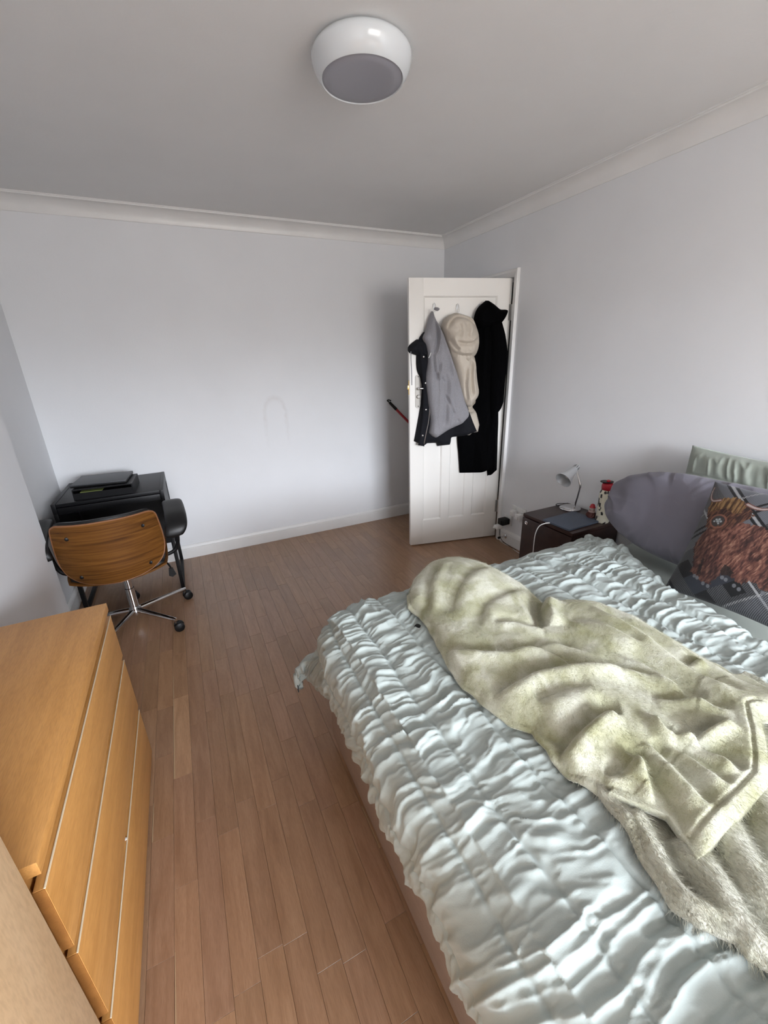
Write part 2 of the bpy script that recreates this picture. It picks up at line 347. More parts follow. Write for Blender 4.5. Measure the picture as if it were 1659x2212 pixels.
for a, b in (((WX0, WY-.10, WZ0), (WX0+.05, WY-.04, WZ1)), ((WX1-.05, WY-.10, WZ0), (WX1, WY-.04, WZ1)), ((WX0, WY-.10, WZ0), (WX1, WY-.04, WZ0+.05)), ((WX0, WY-.10, WZ1-.05), (WX1, WY-.04, WZ1)), ((xm-.03, WY-.10, WZ0), (xm+.03, WY-.04, WZ1))):
    fr.box(a, b, .004)
struct(fr.obj('window_1', M_WPLASTIC), 'white two-light window frame behind the viewer', 'window')
# outside ground below the window is left to the sky's dim lower half; hall beyond the doorway
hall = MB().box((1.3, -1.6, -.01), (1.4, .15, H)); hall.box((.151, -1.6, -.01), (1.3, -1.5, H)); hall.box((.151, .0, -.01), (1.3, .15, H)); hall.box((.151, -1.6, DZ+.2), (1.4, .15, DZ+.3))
struct(hall.obj('wall_hall', M_DARKHALL, smooth=False), 'hallway walls coloured as dark as the unlit hall, seen through the gap at the door hinges', 'wall')
# cove: section (d = distance from wall, z)
def cove_sec(c=.083, n=9):
    p = [(0, H), (0, H-c), (.006, H-c)]
    for i in range(n+1):
        a = i/n*math.pi/2; p.append((c-.008-(c-.016)*math.cos(a), H-c+.004+(c-.016)*math.sin(a)))
    return p+[(c-.006, H-.006), (c, H-.006), (c, H)]
cs = cove_sec()
struct(MB().prism([(-d, z) for d, z in cs], 0, XL, 0).obj('trim_1', M_TRIM, angle=30), 'white coving along the far wall', 'coving')
def prism_y(sec, y0, y1): return MB().prism(sec, 1, y0, y1)
struct(prism_y([(-d, z) for d, z in cs], WY, 0).obj('trim_2', M_TRIM, angle=30), 'white coving along the right-hand wall', 'coving')
struct(prism_y([(XL+d, z) for d, z in cs], YB, 0).obj('trim_3', M_TRIM, angle=30), 'white coving inside the desk alcove', 'coving')
struct(prism_y([(XB+d, z) for d, z in cs], WY, YB).obj('trim_4', M_TRIM, angle=30), 'white coving along the left-hand wall', 'coving')
# baseboards
bs = [(0, 0), (.016, 0), (.016, .082), (.012, .086), (.016, .090), (.014, .102), (.006, .113), (0, .114)]
struct(MB().prism([(-d, z) for d, z in bs], 0, XL, 0).obj('baseboard_back', M_TRIM, angle=30), 'white moulded skirting board under the far wall', 'skirting board')
b_ = prism_y([(-d, z) for d, z in bs], WY, -.952); b_.prism([(-d, z) for d, z in bs], 1, -.05, 0)
struct(b_.obj('baseboard_right', M_TRIM, angle=30), 'white skirting board behind the dark bedside table', 'skirting board')
b_ = prism_y([(XL+d, z) for d, z in bs], YB, 0); b_.prism([(XB+d, z) for d, z in bs], 1, WY, YB+.0)
struct(b_.obj('baseboard_left', M_TRIM, angle=30), 'white skirting board in the desk alcove', 'skirting board')
# door lining and architrave (mitred bars)
ln = MB().box((.002, DY0, -.01), (.148, DY0+.018, DZ)); ln.box((.002, DY1-.018, -.01), (.148, DY1, DZ)); ln.box((.002, DY0, DZ-.018), (.148, DY1, DZ))
ln.box((.045, DY0+.018, 0), (.06, DY0+.03, DZ-.018)); ln.box((.045, DY1-.03, 0), (.06, DY1-.018, DZ-.018))
struct(ln.obj('trim_5', M_TRIM, smooth=False), 'white door lining around the doorway', 'door frame')
ar = MB(); w_ = .050
asec = [(0, 0), (0, .007), (.006, .010), (.024, .018), (.031, .024), (.046, .024), (w_, .018), (w_, 0)]    # (across from the opening, out of wall)
def bar(sec, inner, outer_ext):
    pass
yi0, yi1, zi = DY0+.018, DY1-.018, DZ-.018
def arch_vert(y, s):
    n = len(asec); V = []
    for top in (0, 1):
        for a, d in asec: V.append((-d, y-s*a, (zi+a) if top else -.005))
    return V, [(i, (i+1) % n, n+(i+1) % n, n+i) for i in range(n)]+[tuple(range(n))[::-1], tuple(range(n, 2*n))]
ar.add(*arch_vert(yi0, 1)); ar.add(*arch_vert(yi1, -1))
n = len(asec); V = [(-d, yi0-a, zi+a) for a, d in asec]+[(-d, min(yi1+a, -.004), zi+a) for a, d in asec]
ar.add(V, [(i, (i+1) % n, n+(i+1) % n, n+i) for i in range(n)]+[tuple(range(n))[::-1], tuple(range(n, 2*n))])
struct(ar.obj('trim_6', M_TRIM, angle=25), 'white moulded architrave around the doorway', 'door frame')

# ------------------------------------------------------------------ floor planks
SW = .0672; x0 = -2.5513-9*SW; planks = []; frs = random.Random(11)
ncol = int((0-x0)/SW)+1
for c in range(-1, ncol):
    xa = x0+c*SW; xb = min(xa+SW, -.001); xa = max(xa, XL+.001)
    if xb-xa < .01: continue
    if c == 9: cuts = [-.001, -.42, -.95, -1.28, -1.626, -2.076, -2.47, -2.82, -3.3, -3.7, -4.24]
    else:
        y = -.001; cuts = [y]
        y -= frs.uniform(.12, .5)
        while y > WY+.08: cuts.append(y); y -= frs.choice((.28, .34, .40, .46, .52, .58))+frs.uniform(-.02, .02)
        cuts.append(WY)
    for i in range(len(cuts)-1): planks.append((xa, xb, cuts[i+1], cuts[i], c == 9 and i == 4))
def vis(p):
    xa, xb, ya, yb, _ = p; cx, cy = (xa+xb)/2, (ya+yb)/2
    if cx < XB and cy < YB: return -1e9
    if cx > -1.9 and cy < -2.2: return -1e9
    if cx > -.45 and cy < -1.55: return -1e9
    if cx < -2.64 and cy < -1.95: return -1e9
    if cy < -3.5: return -1e9
    return -math.hypot(cx-CAM_POS[0], cy-CAM_POS[1])
planks.sort(key=vis, reverse=True)
rest = MB()
for i, (xa, xb, ya, yb, special) in enumerate(planks):
    g = .0003; dz = frs.uniform(-.00015, .0); w, l = xb-xa-2*g, yb-ya-2*g
    b = .0003
    V = [(0, 0, -.011), (w, 0, -.011), (w, l, -.011), (0, l, -.011), (0, 0, -b), (w, 0, -b), (w, l, -b), (0, l, -b), (b, b, 0), (w-b, b, 0), (w-b, l-b, 0), (b, l-b, 0)]
    F = [(0, 1, 5, 4), (1, 2, 6, 5), (2, 3, 7, 6), (3, 0, 4, 7), (4, 5, 9, 8), (5, 6, 10, 9), (6, 7, 11, 10), (7, 4, 8, 11), (8, 9, 10, 11)]
    if i < 298 and vis((xa, xb, ya, yb, special)) > -1e8:
        o = MB().add(V, F).obj('plank', M_FLOOR, FLOOR, smooth=False, fixn=False); o.location = (xa+g, ya+g, dz)
        t = frs.uniform(.90, 1.09); o.color = (t*1.02, t, t*frs.uniform(.94, 1.04), 1)
        if special: o.color = (1.32, 1.34, 1.30, 1)
        if special or frs.random() < .05:
            ly = l-.004 if special else frs.uniform(.12, .3); lx = .004 if special else .0025
            st = MB().add([(.0005, .002, .0003), (.0005+lx*1.3, .004, .0003), (.0005+lx*.7, ly, .0003), (.0005, ly, .0003)], [(0, 1, 2, 3)]).obj('sapwood_streak', M_SAPWOOD, o, smooth=False, fixn=False)
    else:
        rest.add(np.array(V)+np.array([xa+g, ya+g, dz]), F)
o = rest.obj('plank_field', M_FLOOR, FLOOR, smooth=False, fixn=False); o['kind'] = 'stuff'; o.color = (1, 1, 1, 1)

# ------------------------------------------------------------------ door
ANG = .2372; HX, HY = .0056-.004, -.8778; ca, sa = math.cos(ANG), math.sin(ANG)
F0 = Vector((HX-.762*ca, HY+.762*sa, .009))
def dpt(u, off, z): return (F0.x+u*ca-off*sa, F0.y-u*sa-off*ca, z)        # off = distance in front of the leaf
DR = bpy.data.objects.new('door_1', None); COL.objects.link(DR); DR.location = F0; DR.rotation_euler = (0, 0, -ANG); DR.empty_display_size = .05
struct(DR, 'white panelled door standing open with coats hung on it', 'door')
TH = .036; DH = 1.981; leaf = MB()
US = [(0, .105), (.656, .762)]
for a, b in US: leaf.box((a, 0, 0), (b, TH, DH), .0015)
ZR = [(0, .212), (1.045, 1.215), (1.872, DH)]
for a, b in ZR: leaf.box((.104, .0004, a), (.657, TH-.0004, b))
for a, b in ((.262, .325), (.465, .528)): leaf.box((a, .0004, .211), (b, TH-.0004, 1.046))
leaf.obj('door_leaf', M_DOOR, DR, angle=30)
def panel(u0, u1, z0, z1):
    m = .012; pb = MB().box((u0-.005, .011, z0-.005), (u1+.005, TH-.011, z1+.005)); pb.obj('panel', M_DOOR, DR, smooth=False)
    mo = MB(); V = []; 
    for d, y in ((0, .001), (.004, .003), (m, .0112)): V += [(u0+d, y, z0+d), (u1-d, y, z0+d), (u1-d, y, z1-d), (u0+d, y, z1-d)]
    mo.add(V, [(k*4+i, k*4+(i+1) % 4, k*4+4+(i+1) % 4, k*4+4+i) for k in range(2) for i in range(4)])
    mo.obj('panel_moulding', M_DOOR, DR, smooth=False)
panel(.105, .656, 1.215, 1.872)
for a, b in ((.105, .262), (.325, .465), (.528, .656)): panel(a, b, .212, 1.045)
pl = MB(); pts = []
hp = bpy.data.objects.new('door_handle', None); COL.objects.link(hp); hp.parent = DR; hp.location = (.064, 0, 0)
pl = MB().prism([(-.021*math.cos(t) if 0 else .021*math.cos(t), (1.342 if math.sin(t) >= 0 else 1.138)+.016*math.sin(t)) for t in np.linspace(0, 2*np.pi, 25)[:-1]], 1, -.006, 0.0005); pl.obj('handle_plate', M_PLATE, hp, angle=50)
MB().tube([(0, -.004, 1.264), (0, -.045, 1.264), (.012, -.05, 1.264), (.075, -.05, 1.262)], [.009, .009, .0085, .007], 10, 4).obj('lever', M_CHROME, hp)
MB().lathe([(.013, 0), (.013, .012), (.011, .015), (0, .015)], (0, -.005, 1.205), (0, -1, 0), 20).obj('lock_cylinder', M_PLATE, hp)
[MB().lathe([(.004, 0), (.004, .0015), (0, .002)], (0, -.006, z), (0, -1, 0), 10).obj('screw', M_BLKPLASTIC, hp) for z in (1.345, 1.135)]
MB().box((-.002, .008, 1.22), (.0005, .028, 1.32)).obj('latch_plate', M_BRASS, DR, smooth=False)
MB().box((-.010, .012, 1.255), (0, .024, 1.285), .002).obj('latch_bolt', M_BRASS, DR)
for z0 in (1.71, .222):
    hg = MB(); hg.tube([(.769, -.004, z0), (.769, -.004, z0+.105)], .0055, 10)
    for k in range(6): hg.lathe([(.0062, 0), (.0062, .001)], (.769, -.004, z0+.005+k*.019), seg=10)
    hg.box((.745, -.001, z0), (.766, .001, z0+.105)); hg.obj('hinge', M_STEEL, DR)
def place(u, off, z): return dpt(u, off, z)
def hung(name, label, cat, u, z, off=.002):
    return thing(name, label, cat, dpt(u, off, z), -ANG)
# hooks
for u, z, nm in ((.184, 1.79, 'clear adhesive hook at left of the door, holding grey hooded top'), (.356, 1.785, 'clear adhesive hook in the middle of the door, holding cream puffer'), (.520, 1.785, 'clear adhesive hook at right of the door, behind black coat collar')):
    t = hung('door_hook', nm, 'hook', u, z, .001)
    t.location = dpt(u, -.009, z)
    MB().box((-.006, -.003, .010), (.006, .008, .040), .002).obj('hook_base', M_CLEAR, t)
    MB().tube([(0, -.004, .046), (-.008, -.006, .036), (-.010, -.012, .015), (-.007, -.018, -.004), (0, -.020, -.010), (.007, -.018, -.004), (.010, -.012, .015), (.008, -.006, .036), (0, -.004, .046)], .0017, 8, 5).obj('hook_loop', M_CLEAR, t)

def garment(L_, R_, ns, nt, th, base=.0, S=None, E=None, ew=.05, fold=.012, ff=(26, 4), seed=1, creases=(), p=2.0, warp=.02, zig=0):
    """cloth body in (u, z): front heightfield rounded at the outline, pleats running down"""
    P = coons(smooth_poly(L_, 5), smooth_poly(R_, 5), S, E, ns, nt); U, Z = P[..., 0], P[..., 1]
    out = np.concatenate([resample(smooth_poly(L_, 5), 80), P[-1, :, :][::3], resample(smooth_poly(R_, 5), 80)[::-1], P[0, :, :][::-3]])
    d, _, _ = pdist(U, Z, np.concatenate([out, out[:1]])); d[0] = d[-1] = 0; d[:, 0] = d[:, -1] = 0
    k = np.clip(d/ew, 0, 1); r = (1-(1-k)**p)**(1/p)
    wu = U+warp*(fbm(U*6, Z*3, seed+5)-.5)*4
    f = (1-np.abs(2*vn(wu*ff[0], Z*ff[1], seed)-1))*fold+fold*.7*(fbm(wu*ff[0]*2.1, Z*ff[1]*2.3, seed+2)-.5)
    base = base(U, Z) if callable(base) else base; th = th(U, Z) if callable(th) else th
    h = base+th*r+f*np.clip(d/.02, 0, 1)*np.clip(th/.04, .3, 1)
    for poly, dep, w in creases:
        q, s, t = pdist(U, Z, smooth_poly(poly, 5)); en = np.clip(np.minimum(t, 1-t)*6, 0, 1)
        h = h-dep*np.exp(-(q/w)**2)*np.clip(d/.012, 0, 1)*en+dep*.6*np.exp(-((q-1.9*w)/w)**2)*(s > 0)*np.clip(d/.02, 0, 1)*en
    bk = np.maximum(base-.001, .001)+0*U; A = np.stack([U, -np.maximum(h, bk+.002), Z], -1); B = np.stack([U, -bk, Z], -1)
    return MB().shell(A, B)
def shift(o, u, z, off=0):
    o.data.transform(Matrix.Translation((-u, off, -z)))
# navy jacket (behind the grey top)
t = hung('jacket', 'dark navy snap-front jacket hanging under the grey hooded top', 'jacket', .2, .85)
mb = garment([(.10, 1.65), (.066, 1.601), (.050, 1.50), (.054, 1.40), (.088, 1.315), (.087, 1.193), (.057, 1.02), (.030, .885)], [(.19, 1.66), (.24, 1.55), (.29, 1.42), (.39, 1.227), (.46, 1.057), (.516, .94)], 90, 60, lambda U, Z: .05-.015*sst(.34, .44, U), lambda U, Z: .065*sst(.33, .43, U), None,
    [(.030, .885), (.112, .846), (.13, .862), (.212, .860), (.220, .834), (.324, .838), (.328, .893), (.43, .915), (.516, .94)], .05, .014, (20, 3), 3)
o = mb.obj('jacket_body', M_NAVY, t); shift(o, .2, .85)
o = garment([(.05, 1.605), (.0, 1.57), (-.014, 1.548), (-.006, 1.520), (.05, 1.50)], [(.17, 1.60), (.16, 1.56), (.15, 1.53), (.13, 1.49), (.12, 1.47)], 30, 30, .055, .01, None, None, .04, .012, (30, 14), 9).obj('jacket_hood', M_NAVY, t); shift(o, .2, .85)
o = garment([(.052, 1.60), (.066, 1.45), (.083, 1.311), (.085, 1.123), (.070, 1.0), (.050, .862)], [(.098, 1.602), (.108, 1.45), (.124, 1.311), (.130, 1.123), (.118, 1.0), (.098, .850)], 60, 8, .010, .052, None, None, .012, .003, (20, 5), 5).obj('snap_placket', M_NAVY, t); shift(o, .2, .85)
for u, z in ((.079, 1.561), (.087, 1.488), (.102, 1.311), (.107, 1.123), (.082, .935)):
    o = MB().lathe([(.0068, 0), (.0068, .003), (.004, .005), (0, .005)], (u, -.062, z), (0, -1, 0), 12).obj('snap_stud', M_STEEL, t); shift(o, .2, .85)
o = MB().tube([(.134, -.066, 1.14), (.128, -.066, 1.05), (.108, -.065, .95), (.094, -.06, .872)], .003, 6, 5).obj('zip', M_STEEL, t); shift(o, .2, .85)
o = MB().tube([(-.003, -.05, 1.525), (-.004, -.055, 1.47), (.001, -.053, 1.40), (.003, -.05, 1.30)], .003, 6, 5).obj('drawcord', M_GREYKNIT, t); shift(o, .2, .85)
# black coat
t = hung('long_coat', 'long black wool coat hanging at the hinge side of the door', 'coat', .57, .57)
mb = garment([(.50, 1.76), (.475, 1.72), (.44, 1.593), (.42, 1.321), (.39, 1.1), (.381, .9), (.398, .75), (.412, .603)], [(.60, 1.78), (.645, 1.74), (.66, 1.65), (.675, 1.5), (.69, 1.3), (.700, 1.15), (.712, 1.0), (.714, .888), (.722, .694), (.725, .606)], 110, 60, lambda U, Z: .022+.058*sst(.50, .60, U), .0, None,
    [(.412, .603), (.49, .597), (.573, .591), (.61, .600), (.648, .612), (.656, .556), (.69, .58), (.725, .606)], .07, .02, (16, 2), 21)
o = mb.obj('coat_body', M_BLACKWOOL, t); shift(o, .57, .57)
o = garment([(.56, 1.72), (.575, 1.62), (.585, 1.45), (.590, 1.3), (.597, 1.15), (.612, 1.012)], [(.662, 1.705), (.692, 1.624), (.714, 1.542), (.730, 1.441), (.718, 1.309), (.718, 1.153)], 70, 34, .06, .055, None, [(.612, 1.012), (.66, 1.05), (.70, 1.10), (.718, 1.153)], .05, .012, (20, 5), 23).obj('sleeve', M_BLACKWOOL, t); shift(o, .57, .57)
o = garment([(.548, 1.845), (.492, 1.80), (.468, 1.745), (.47, 1.70), (.50, 1.66)], [(.556, 1.845), (.60, 1.822), (.651, 1.789), (.708, 1.782), (.692, 1.729), (.662, 1.690)], 36, 36, .075, .03, None, None, .045, .012, (18, 10), 25).obj('coat_collar', M_BLACKWOOL, t); shift(o, .57, .57)
# cream puffer
t = hung('puffer_jacket', 'cream hooded puffer jacket hanging in the middle of the door', 'jacket', .4, .9)
mb = garment([(.33, 1.60), (.285, 1.50), (.318, 1.40), (.350, 1.30), (.378, 1.2), (.41, 1.1), (.425, 1.0), (.425, .915)], [(.45, 1.62), (.462, 1.50), (.476, 1.46), (.498, 1.319), (.516, 1.213), (.474, 1.138), (.516, 1.077), (.546, .985)], 80, 44, lambda U, Z: .035+.05*sst(1.05, 1.2, Z), .030, None, [(.425, .911), (.469, .903), (.49, .922), (.536, .924), (.546, .985)], .05, .012, (22, 6), 31,
    creases=[([(.43, 1.46), (.425, 1.35), (.44, 1.2)], .02, .012), ([(.50, 1.14), (.45, 1.12), (.40, 1.13)], .03, .012), ([(.40, 1.42), (.39, 1.3), (.41, 1.17)], .014, .008)])
o = mb.obj('jacket_body', M_PUFFER, t); shift(o, .4, .9)
hl = [(.316, 1.768), (.253, 1.739), (.216, 1.681), (.240, 1.62), (.265, 1.56), (.284, 1.50), (.295, 1.472), (.352, 1.443), (.398, 1.424)]
hr = [(.324, 1.768), (.379, 1.754), (.439, 1.728), (.484, 1.643), (.494, 1.555), (.477, 1.493), (.443, 1.459), (.408, 1.424)]
mb = garment(hl, hr, 90, 90, .10, .045, None, None, .09, .012, (14, 9), 35, creases=[([(.238, 1.66), (.27, 1.715), (.32, 1.738), (.40, 1.72), (.455, 1.67)], .024, .010), ([(.30, 1.575), (.36, 1.565), (.42, 1.568), (.48, 1.60)], .013, .011), ([(.262, 1.60), (.285, 1.565), (.305, 1.535), (.325, 1.52)], .015, .010), ([(.275, 1.53), (.31, 1.50), (.37, 1.485), (.44, 1.49)], .012, .011), ([(.37, 1.70), (.38, 1.65), (.372, 1.60)], .008, .012), ([(.31, 1.70), (.325, 1.65), (.32, 1.60)], .007, .013)])
o = mb.obj('hood', M_PUFFER, t); shift(o, .4, .9)
# grey hooded top
t = hung('hooded_top', 'grey marl hooded top hanging over the dark jacket near the door handle', 'hoodie', .25, .92)
gl = [(.158, 1.783), (.138, 1.748), (.105, 1.66), (.080, 1.61), (.10, 1.56), (.118, 1.48), (.113, 1.42), (.104, 1.335), (.120, 1.195), (.142, 1.051), (.130, .95)]
gr = [(.164, 1.783), (.176, 1.748), (.216, 1.664), (.258, 1.561), (.301, 1.454), (.346, 1.344), (.393, 1.201), (.434, 1.103), (.440, 1.068)]
mb = garment(gl, gr, 140, 80, .055, lambda U, Z: .058-.045*sst(1.60, 1.74, Z), None, [(.130, .950), (.155, .925), (.185, .912), (.275, .964), (.33, .985), (.39, 1.007), (.425, 1.035), (.440, 1.068)], .045, .010, (20, 3), 41,
    creases=[([(.170, 1.74), (.172, 1.65), (.165, 1.56), (.150, 1.50)],   .026, .010), ([(.150, 1.60), (.142, 1.50), (.15, 1.40), (.17, 1.36)], .015, .011), ([(.19, 1.46), (.185, 1.40), (.17, 1.37), (.165, 1.33)], .015, .010), ([(.23, 1.24), (.26, 1.18), (.29, 1.12), (.31, 1.08)], .008, .008), ([(.20, 1.35), (.235, 1.31)], .006, .008), ([(.33, 1.05), (.36, 1.01)], .006, .008), ([(.24, 1.40), (.25, 1.2), (.235, 1.0)], .016, .016), ([(.225, 1.66), (.25, 1.5), (.28, 1.3)], .014, .016)], p=2.2)
o = mb.obj('top_body', M_GREYKNIT, t); shift(o, .25, .92)
o = MB().tube([(.150, -.10, 1.79), (.165, -.115, 1.785), (.18, -.10, 1.788)], [.008, .012, .006], 8, 4).obj('hanging_loop', M_GREYKNIT, t); shift(o, .25, .92)
o = MB().tube([(.12, -.09, 1.60), (.135, -.10, 1.57), (.13, -.10, 1.52), (.115, -.09, 1.48)], .003, 6, 5).obj('drawcord', M_WPLASTIC, t); shift(o, .25, .92)

# broom behind the door: leans on the far wall
t = thing('broom', 'red broom handle with black end leaning behind the open door', 'broom', (-.16, -.30, 0))
A = np.array((-.582, -.028, 1.12)); Dv = np.array((-.40, -.095, .915))-A; Dv /= np.linalg.norm(Dv); kz = -(A[2]-.05)/Dv[2]
Bm = A+Dv*kz; t.location = (Bm[0], Bm[1], 0); Lc = lambda q: tuple(np.asarray(q)-np.array((Bm[0], Bm[1], 0)))
MB().tube([Lc(A+Dv*.09), Lc(Bm)], .011, 12).obj('handle', M_BROOM, t)
gp = MB().tube([Lc(A+Dv*.012), Lc(A+Dv*.10)], [.0115, .0135], 12)
gp.tube([Lc(A+Dv*.012), Lc(A+Dv*-.012+np.array((-.004, 0, 0))), Lc(A+Dv*-.012+np.array((.014, 0, .004))), Lc(A+Dv*.004+np.array((.022, 0, .006)))], .005, 8, 4)
gp.obj('hanging_cap', M_BLKPLASTIC, t)
MB().box((-.03, -.015, .03), (.03, .015, .06), .006).obj('broom_head', M_BROOM, t)
br = MB(); [br.tube([(x, 0, .035), (x*1.15, 0, .002)], .006, 6) for x in np.linspace(-.025, .025, 7)]; br.obj('bristles', M_BLKPLASTIC, t)
# ------------------------------------------------------------------ ceiling light
LC = (-1.549, -1.853)
t = thing('ceiling_light', 'round white drum ceiling light with grey diffuser, mounted on the ceiling', 'ceiling light', (LC[0], LC[1], H))
hs = [(.10, 0), (.122, 0), (.142, -.003), (.155, -.010), (.1615, -.019), (.1625, -.026), (.161, -.036), (.156, -.050), (.149, -.062), (.141, -.072), (.136, -.077), (.1335, -.079), (.1315, -.0775), (.129, -.072)]
MB().lathe(hs, seg=72).obj('housing', M_LAMPWHITE, t, angle=60)
df = [(.1312, -.074), (.130, -.0765), (.10, -.079), (.06, -.082), (.02, -.083), (0, -.083)]
MB().lathe(df, seg=64).obj('diffuser', M_DIFF, t, angle=60)

# ------------------------------------------------------------------ desk (alcove)
DX0, DX1, DYF, DYB, DT = -3.062, -2.468, -.545, -.020, .738
t = thing('desk', 'small black desk in the alcove behind the walnut chair', 'desk', ((DX0+DX1)/2, (DYF+DYB)/2, 0)); dl = np.array(t.location)
def D(b, name, m=M_BLACK, **k):
    b.v = [q-dl for q in b.v]; return b.obj(name, m, t, **k)
D(MB().box((DX0+.0225, DYF+.004, DT-.022), (DX1-.0225, DYB, DT-.002), .001), 'desktop')
for x in (DX0, DX1-.022): D(MB().box((x, DYF, DT-.060), (x+.022, DYB, DT), .0015), 'side_rail')
D(MB().box((DX0+.0225, DYB-.018, .175), (DX1-.0225, DYB, DT-.023)), 'back_panel', smooth=False)
D(MB().box((DX0+.0225, DYF+.012, DT-.068), (DX1-.0225, DYB-.0185, DT-.056)), 'bottom_panel', smooth=False)
D(MB().box((DX0+.024, DYF+.002, DT-.064), (DX1-.024, DYF+.0115, DT-.026), .002), 'drawer_front')
for x in (DX0+.004, DX1-.010): D(MB().box((x, DYF+.031, .42), (x+.006, DYB-.031, DT-.0605)), 'side_panel', smooth=False)
for x in (DX0+.011, DX1-.011):
    b = MB(); r = .011
    for y0 in (DYF, DYB-.030): b.box((x-r, y0, 0), (x+r, y0+.030, DT-.0605), .0015)
    b.box((x-r, DYF+.0305, 0), (x+r, DYB-.0305, .024), .0015)
    D(b, 'leg_frame', M_BLKMETAL)
t = thing('letter_tray', 'black letter tray on the desk, under the laptop', 'tray', (-2.785, -.375, DT-.0015), R(-3))
tb = MB(); w, d, h = .320, .27, .062
tb.box((-w/2, -d/2, 0), (w/2, d/2, .006)); tb.box((-w/2, -d/2, h-.006), (w/2, d/2, h), .001)
for x in (-w/2, w/2-.006): tb.box((x, -d/2, .006), (x+.006, d/2, h-.006))
tb.box((-w/2, d/2-.006, .006), (w/2, d/2, h-.006)); tb.box((-w/2+.006, -d/2, .006), (w/2-.006, -d/2+.005, h-.022)); tb.obj('tray_body', M_BLACK, t, smooth=False)
MB().box((-w/2+.04, -d/2-.001, h-.0205), (-w/2+.155, d/2-.02, h-.0175)).obj('paper', M_PAPER, t, smooth=False)
t = thing('laptop', 'closed dark grey laptop lying on top of the black tray', 'laptop', (-2.803, -.335, DT-.001+h), R(-5))
MB().box((-.150, -.135, .002), (.150, .118, .010), .003).obj('base', M_BLKPLASTIC, t)
MB().box((-.151, -.136, .0105), (.151, .119, .019), .0035).obj('lid', M_GREYLID, t)
ft = MB(); [MB().lathe([(.008, 0), (.008, .003)], (x, y, 0), seg=10).obj('rubber_foot', M_BLKPLASTIC, t) for x in (-.12, .12) for y in (-.1, .09)]

# ------------------------------------------------------------------ office chair
CH = thing('office_chair', 'walnut-backed swivel chair with black leather pads, pushed in at the desk', 'chair', (-2.742, -.825, 0), R(3))
MB().lathe([(.016, .055), (.030, .060), (.034, .075), (.034, .100), (.028, .112), (.025, .120), (.0245, .24), (.020, .242), (.020, .34), (.030, .345), (.030, .36), (0, .36)], seg=24).obj('gas_column', M_CHROME, CH)
for a in (24, -48, -120, -192, 96):
    c, s = math.cos(R(a)), math.sin(R(a)); pp = lambda r_, z: (c*r_, s*r_, z)
    MB().tube([pp(.02, .088), pp(.12, .085), pp(.30, .078), pp(.318, .077)], [.017, .0155, .0125, .011], 10).obj('base_arm', M_CHROME, CH)
    cs_ = bpy.data.objects.new('caster', None); COL.objects.link(cs_); cs_.parent = CH; cs_.location = pp(.312, 0); cs_.rotation_euler = (0, 0, R(-20+(a*7) % 45))
    MB().tube([(0, 0, .048), (0, 0, .080)], .005, 8).obj('caster_stem', M_CHROME, cs_)
    for y in (-.015, .015):
        MB().lathe([(0, -.011), (.020, -.011), (.027, -.007), (.0285, 0), (.027, .007), (.020, .011), (0, .011)], (.012, y, .0285), (0, 1, 0), 18).obj('wheel', M_BLKPLASTIC, cs_)
    MB().box((-.012, -.0035, .02), (.028, .0035, .060), .0015).obj('caster_hood', M_BLKPLASTIC, cs_)
MB().box((-.09, -.10, .355), (.09, .11, .375), .004).obj('seat_plate', M_BLKMETAL, CH)
MB().tube([(.08, .02, .362), (.19, .02, .360), (.225, -.01, .350), (.240, -.03, .325)], .0055, 8, 4).obj('height_lever', M_BLKMETAL, CH)
kn = MB().prism([(.228, .322), (.250, .322), (.262, .275), (.240, .262), (.221, .275)], 1, -.037, -.027); kn.obj('lever_paddle', M_BLKPLASTIC, CH)
# seat: shell + pad
def seat_surf(n=26, m=26, off=0, sc_=1.0):
    u = np.linspace(-1, 1, n)[:, None]; v = np.linspace(-1, 1, m)[None, :]
    k = 1.0-.10*np.abs(v)**6*0; x = .245*sc_*u*(1-.06*v**4)*(1-.0*v); y = .02+.235*sc_*v*(1-.10*u**4)
    z = .40+.035*u**2+.012*v**3+off; return np.stack([x+0*v, y+0*u, z+0*v*u], -1)
A = seat_surf(off=.012); B = seat_surf(off=0); MB().shell(A, B).obj('seat_shell', M_WALNUT, CH)
A = seat_surf(sc_=.95); uu = np.linspace(-1, 1, 26)[:, None]; vv = np.linspace(-1, 1, 26)[None, :]; A[..., 2] += .016+.055*np.sqrt(np.clip((1-uu**8)*(1-vv**8), 0, 1)); B = seat_surf(sc_=.95, off=.0125); MB().shell(A, B).obj('seat_pad', M_LEATHER, CH)
# backrest shell: outline in (x, z), curved around the sitter, leaning back
bo = dict(L=[(-.200, .765), (-.226, .748), (-.236, .70), (-.243, .60), (-.238, .53), (-.215, .475), (-.165, .437), (-.10, .420)], )
bl = np.array(bo['L']); brr = bl*np.array([-1, 1])
def back(sc_, off, thick=False, n=60, m=50):
    P = coons(smooth_poly(bl, 6), smooth_poly(brr, 6), [(-.200, .765), (0, .772), (.200, .765)], [(-.10, .420), (0, .412), (.10, .420)], n, m)
    c = np.array([0, .6]); P = c+(P-c)*sc_; X, Z = P[..., 0], P[..., 1]
    y = -.285+1.9*X**2+(Z-.42)*-.10+.20*np.clip(.50-Z, 0, 1)**1.3*2+off
    return np.stack([X, y, Z], -1)
A = back(1, 0); B = back(1, .013); MB().shell(A, B).obj('back_shell', M_WALNUT, CH)
eg = np.concatenate([A[0], A[1:, -1], A[-1, ::-1][1:], A[::-1, 0][1:]])+np.array([0, .0065, 0])
MB().tube(eg[::2], .0064, 6).obj('shell_edge', M_WALEDGE, CH)
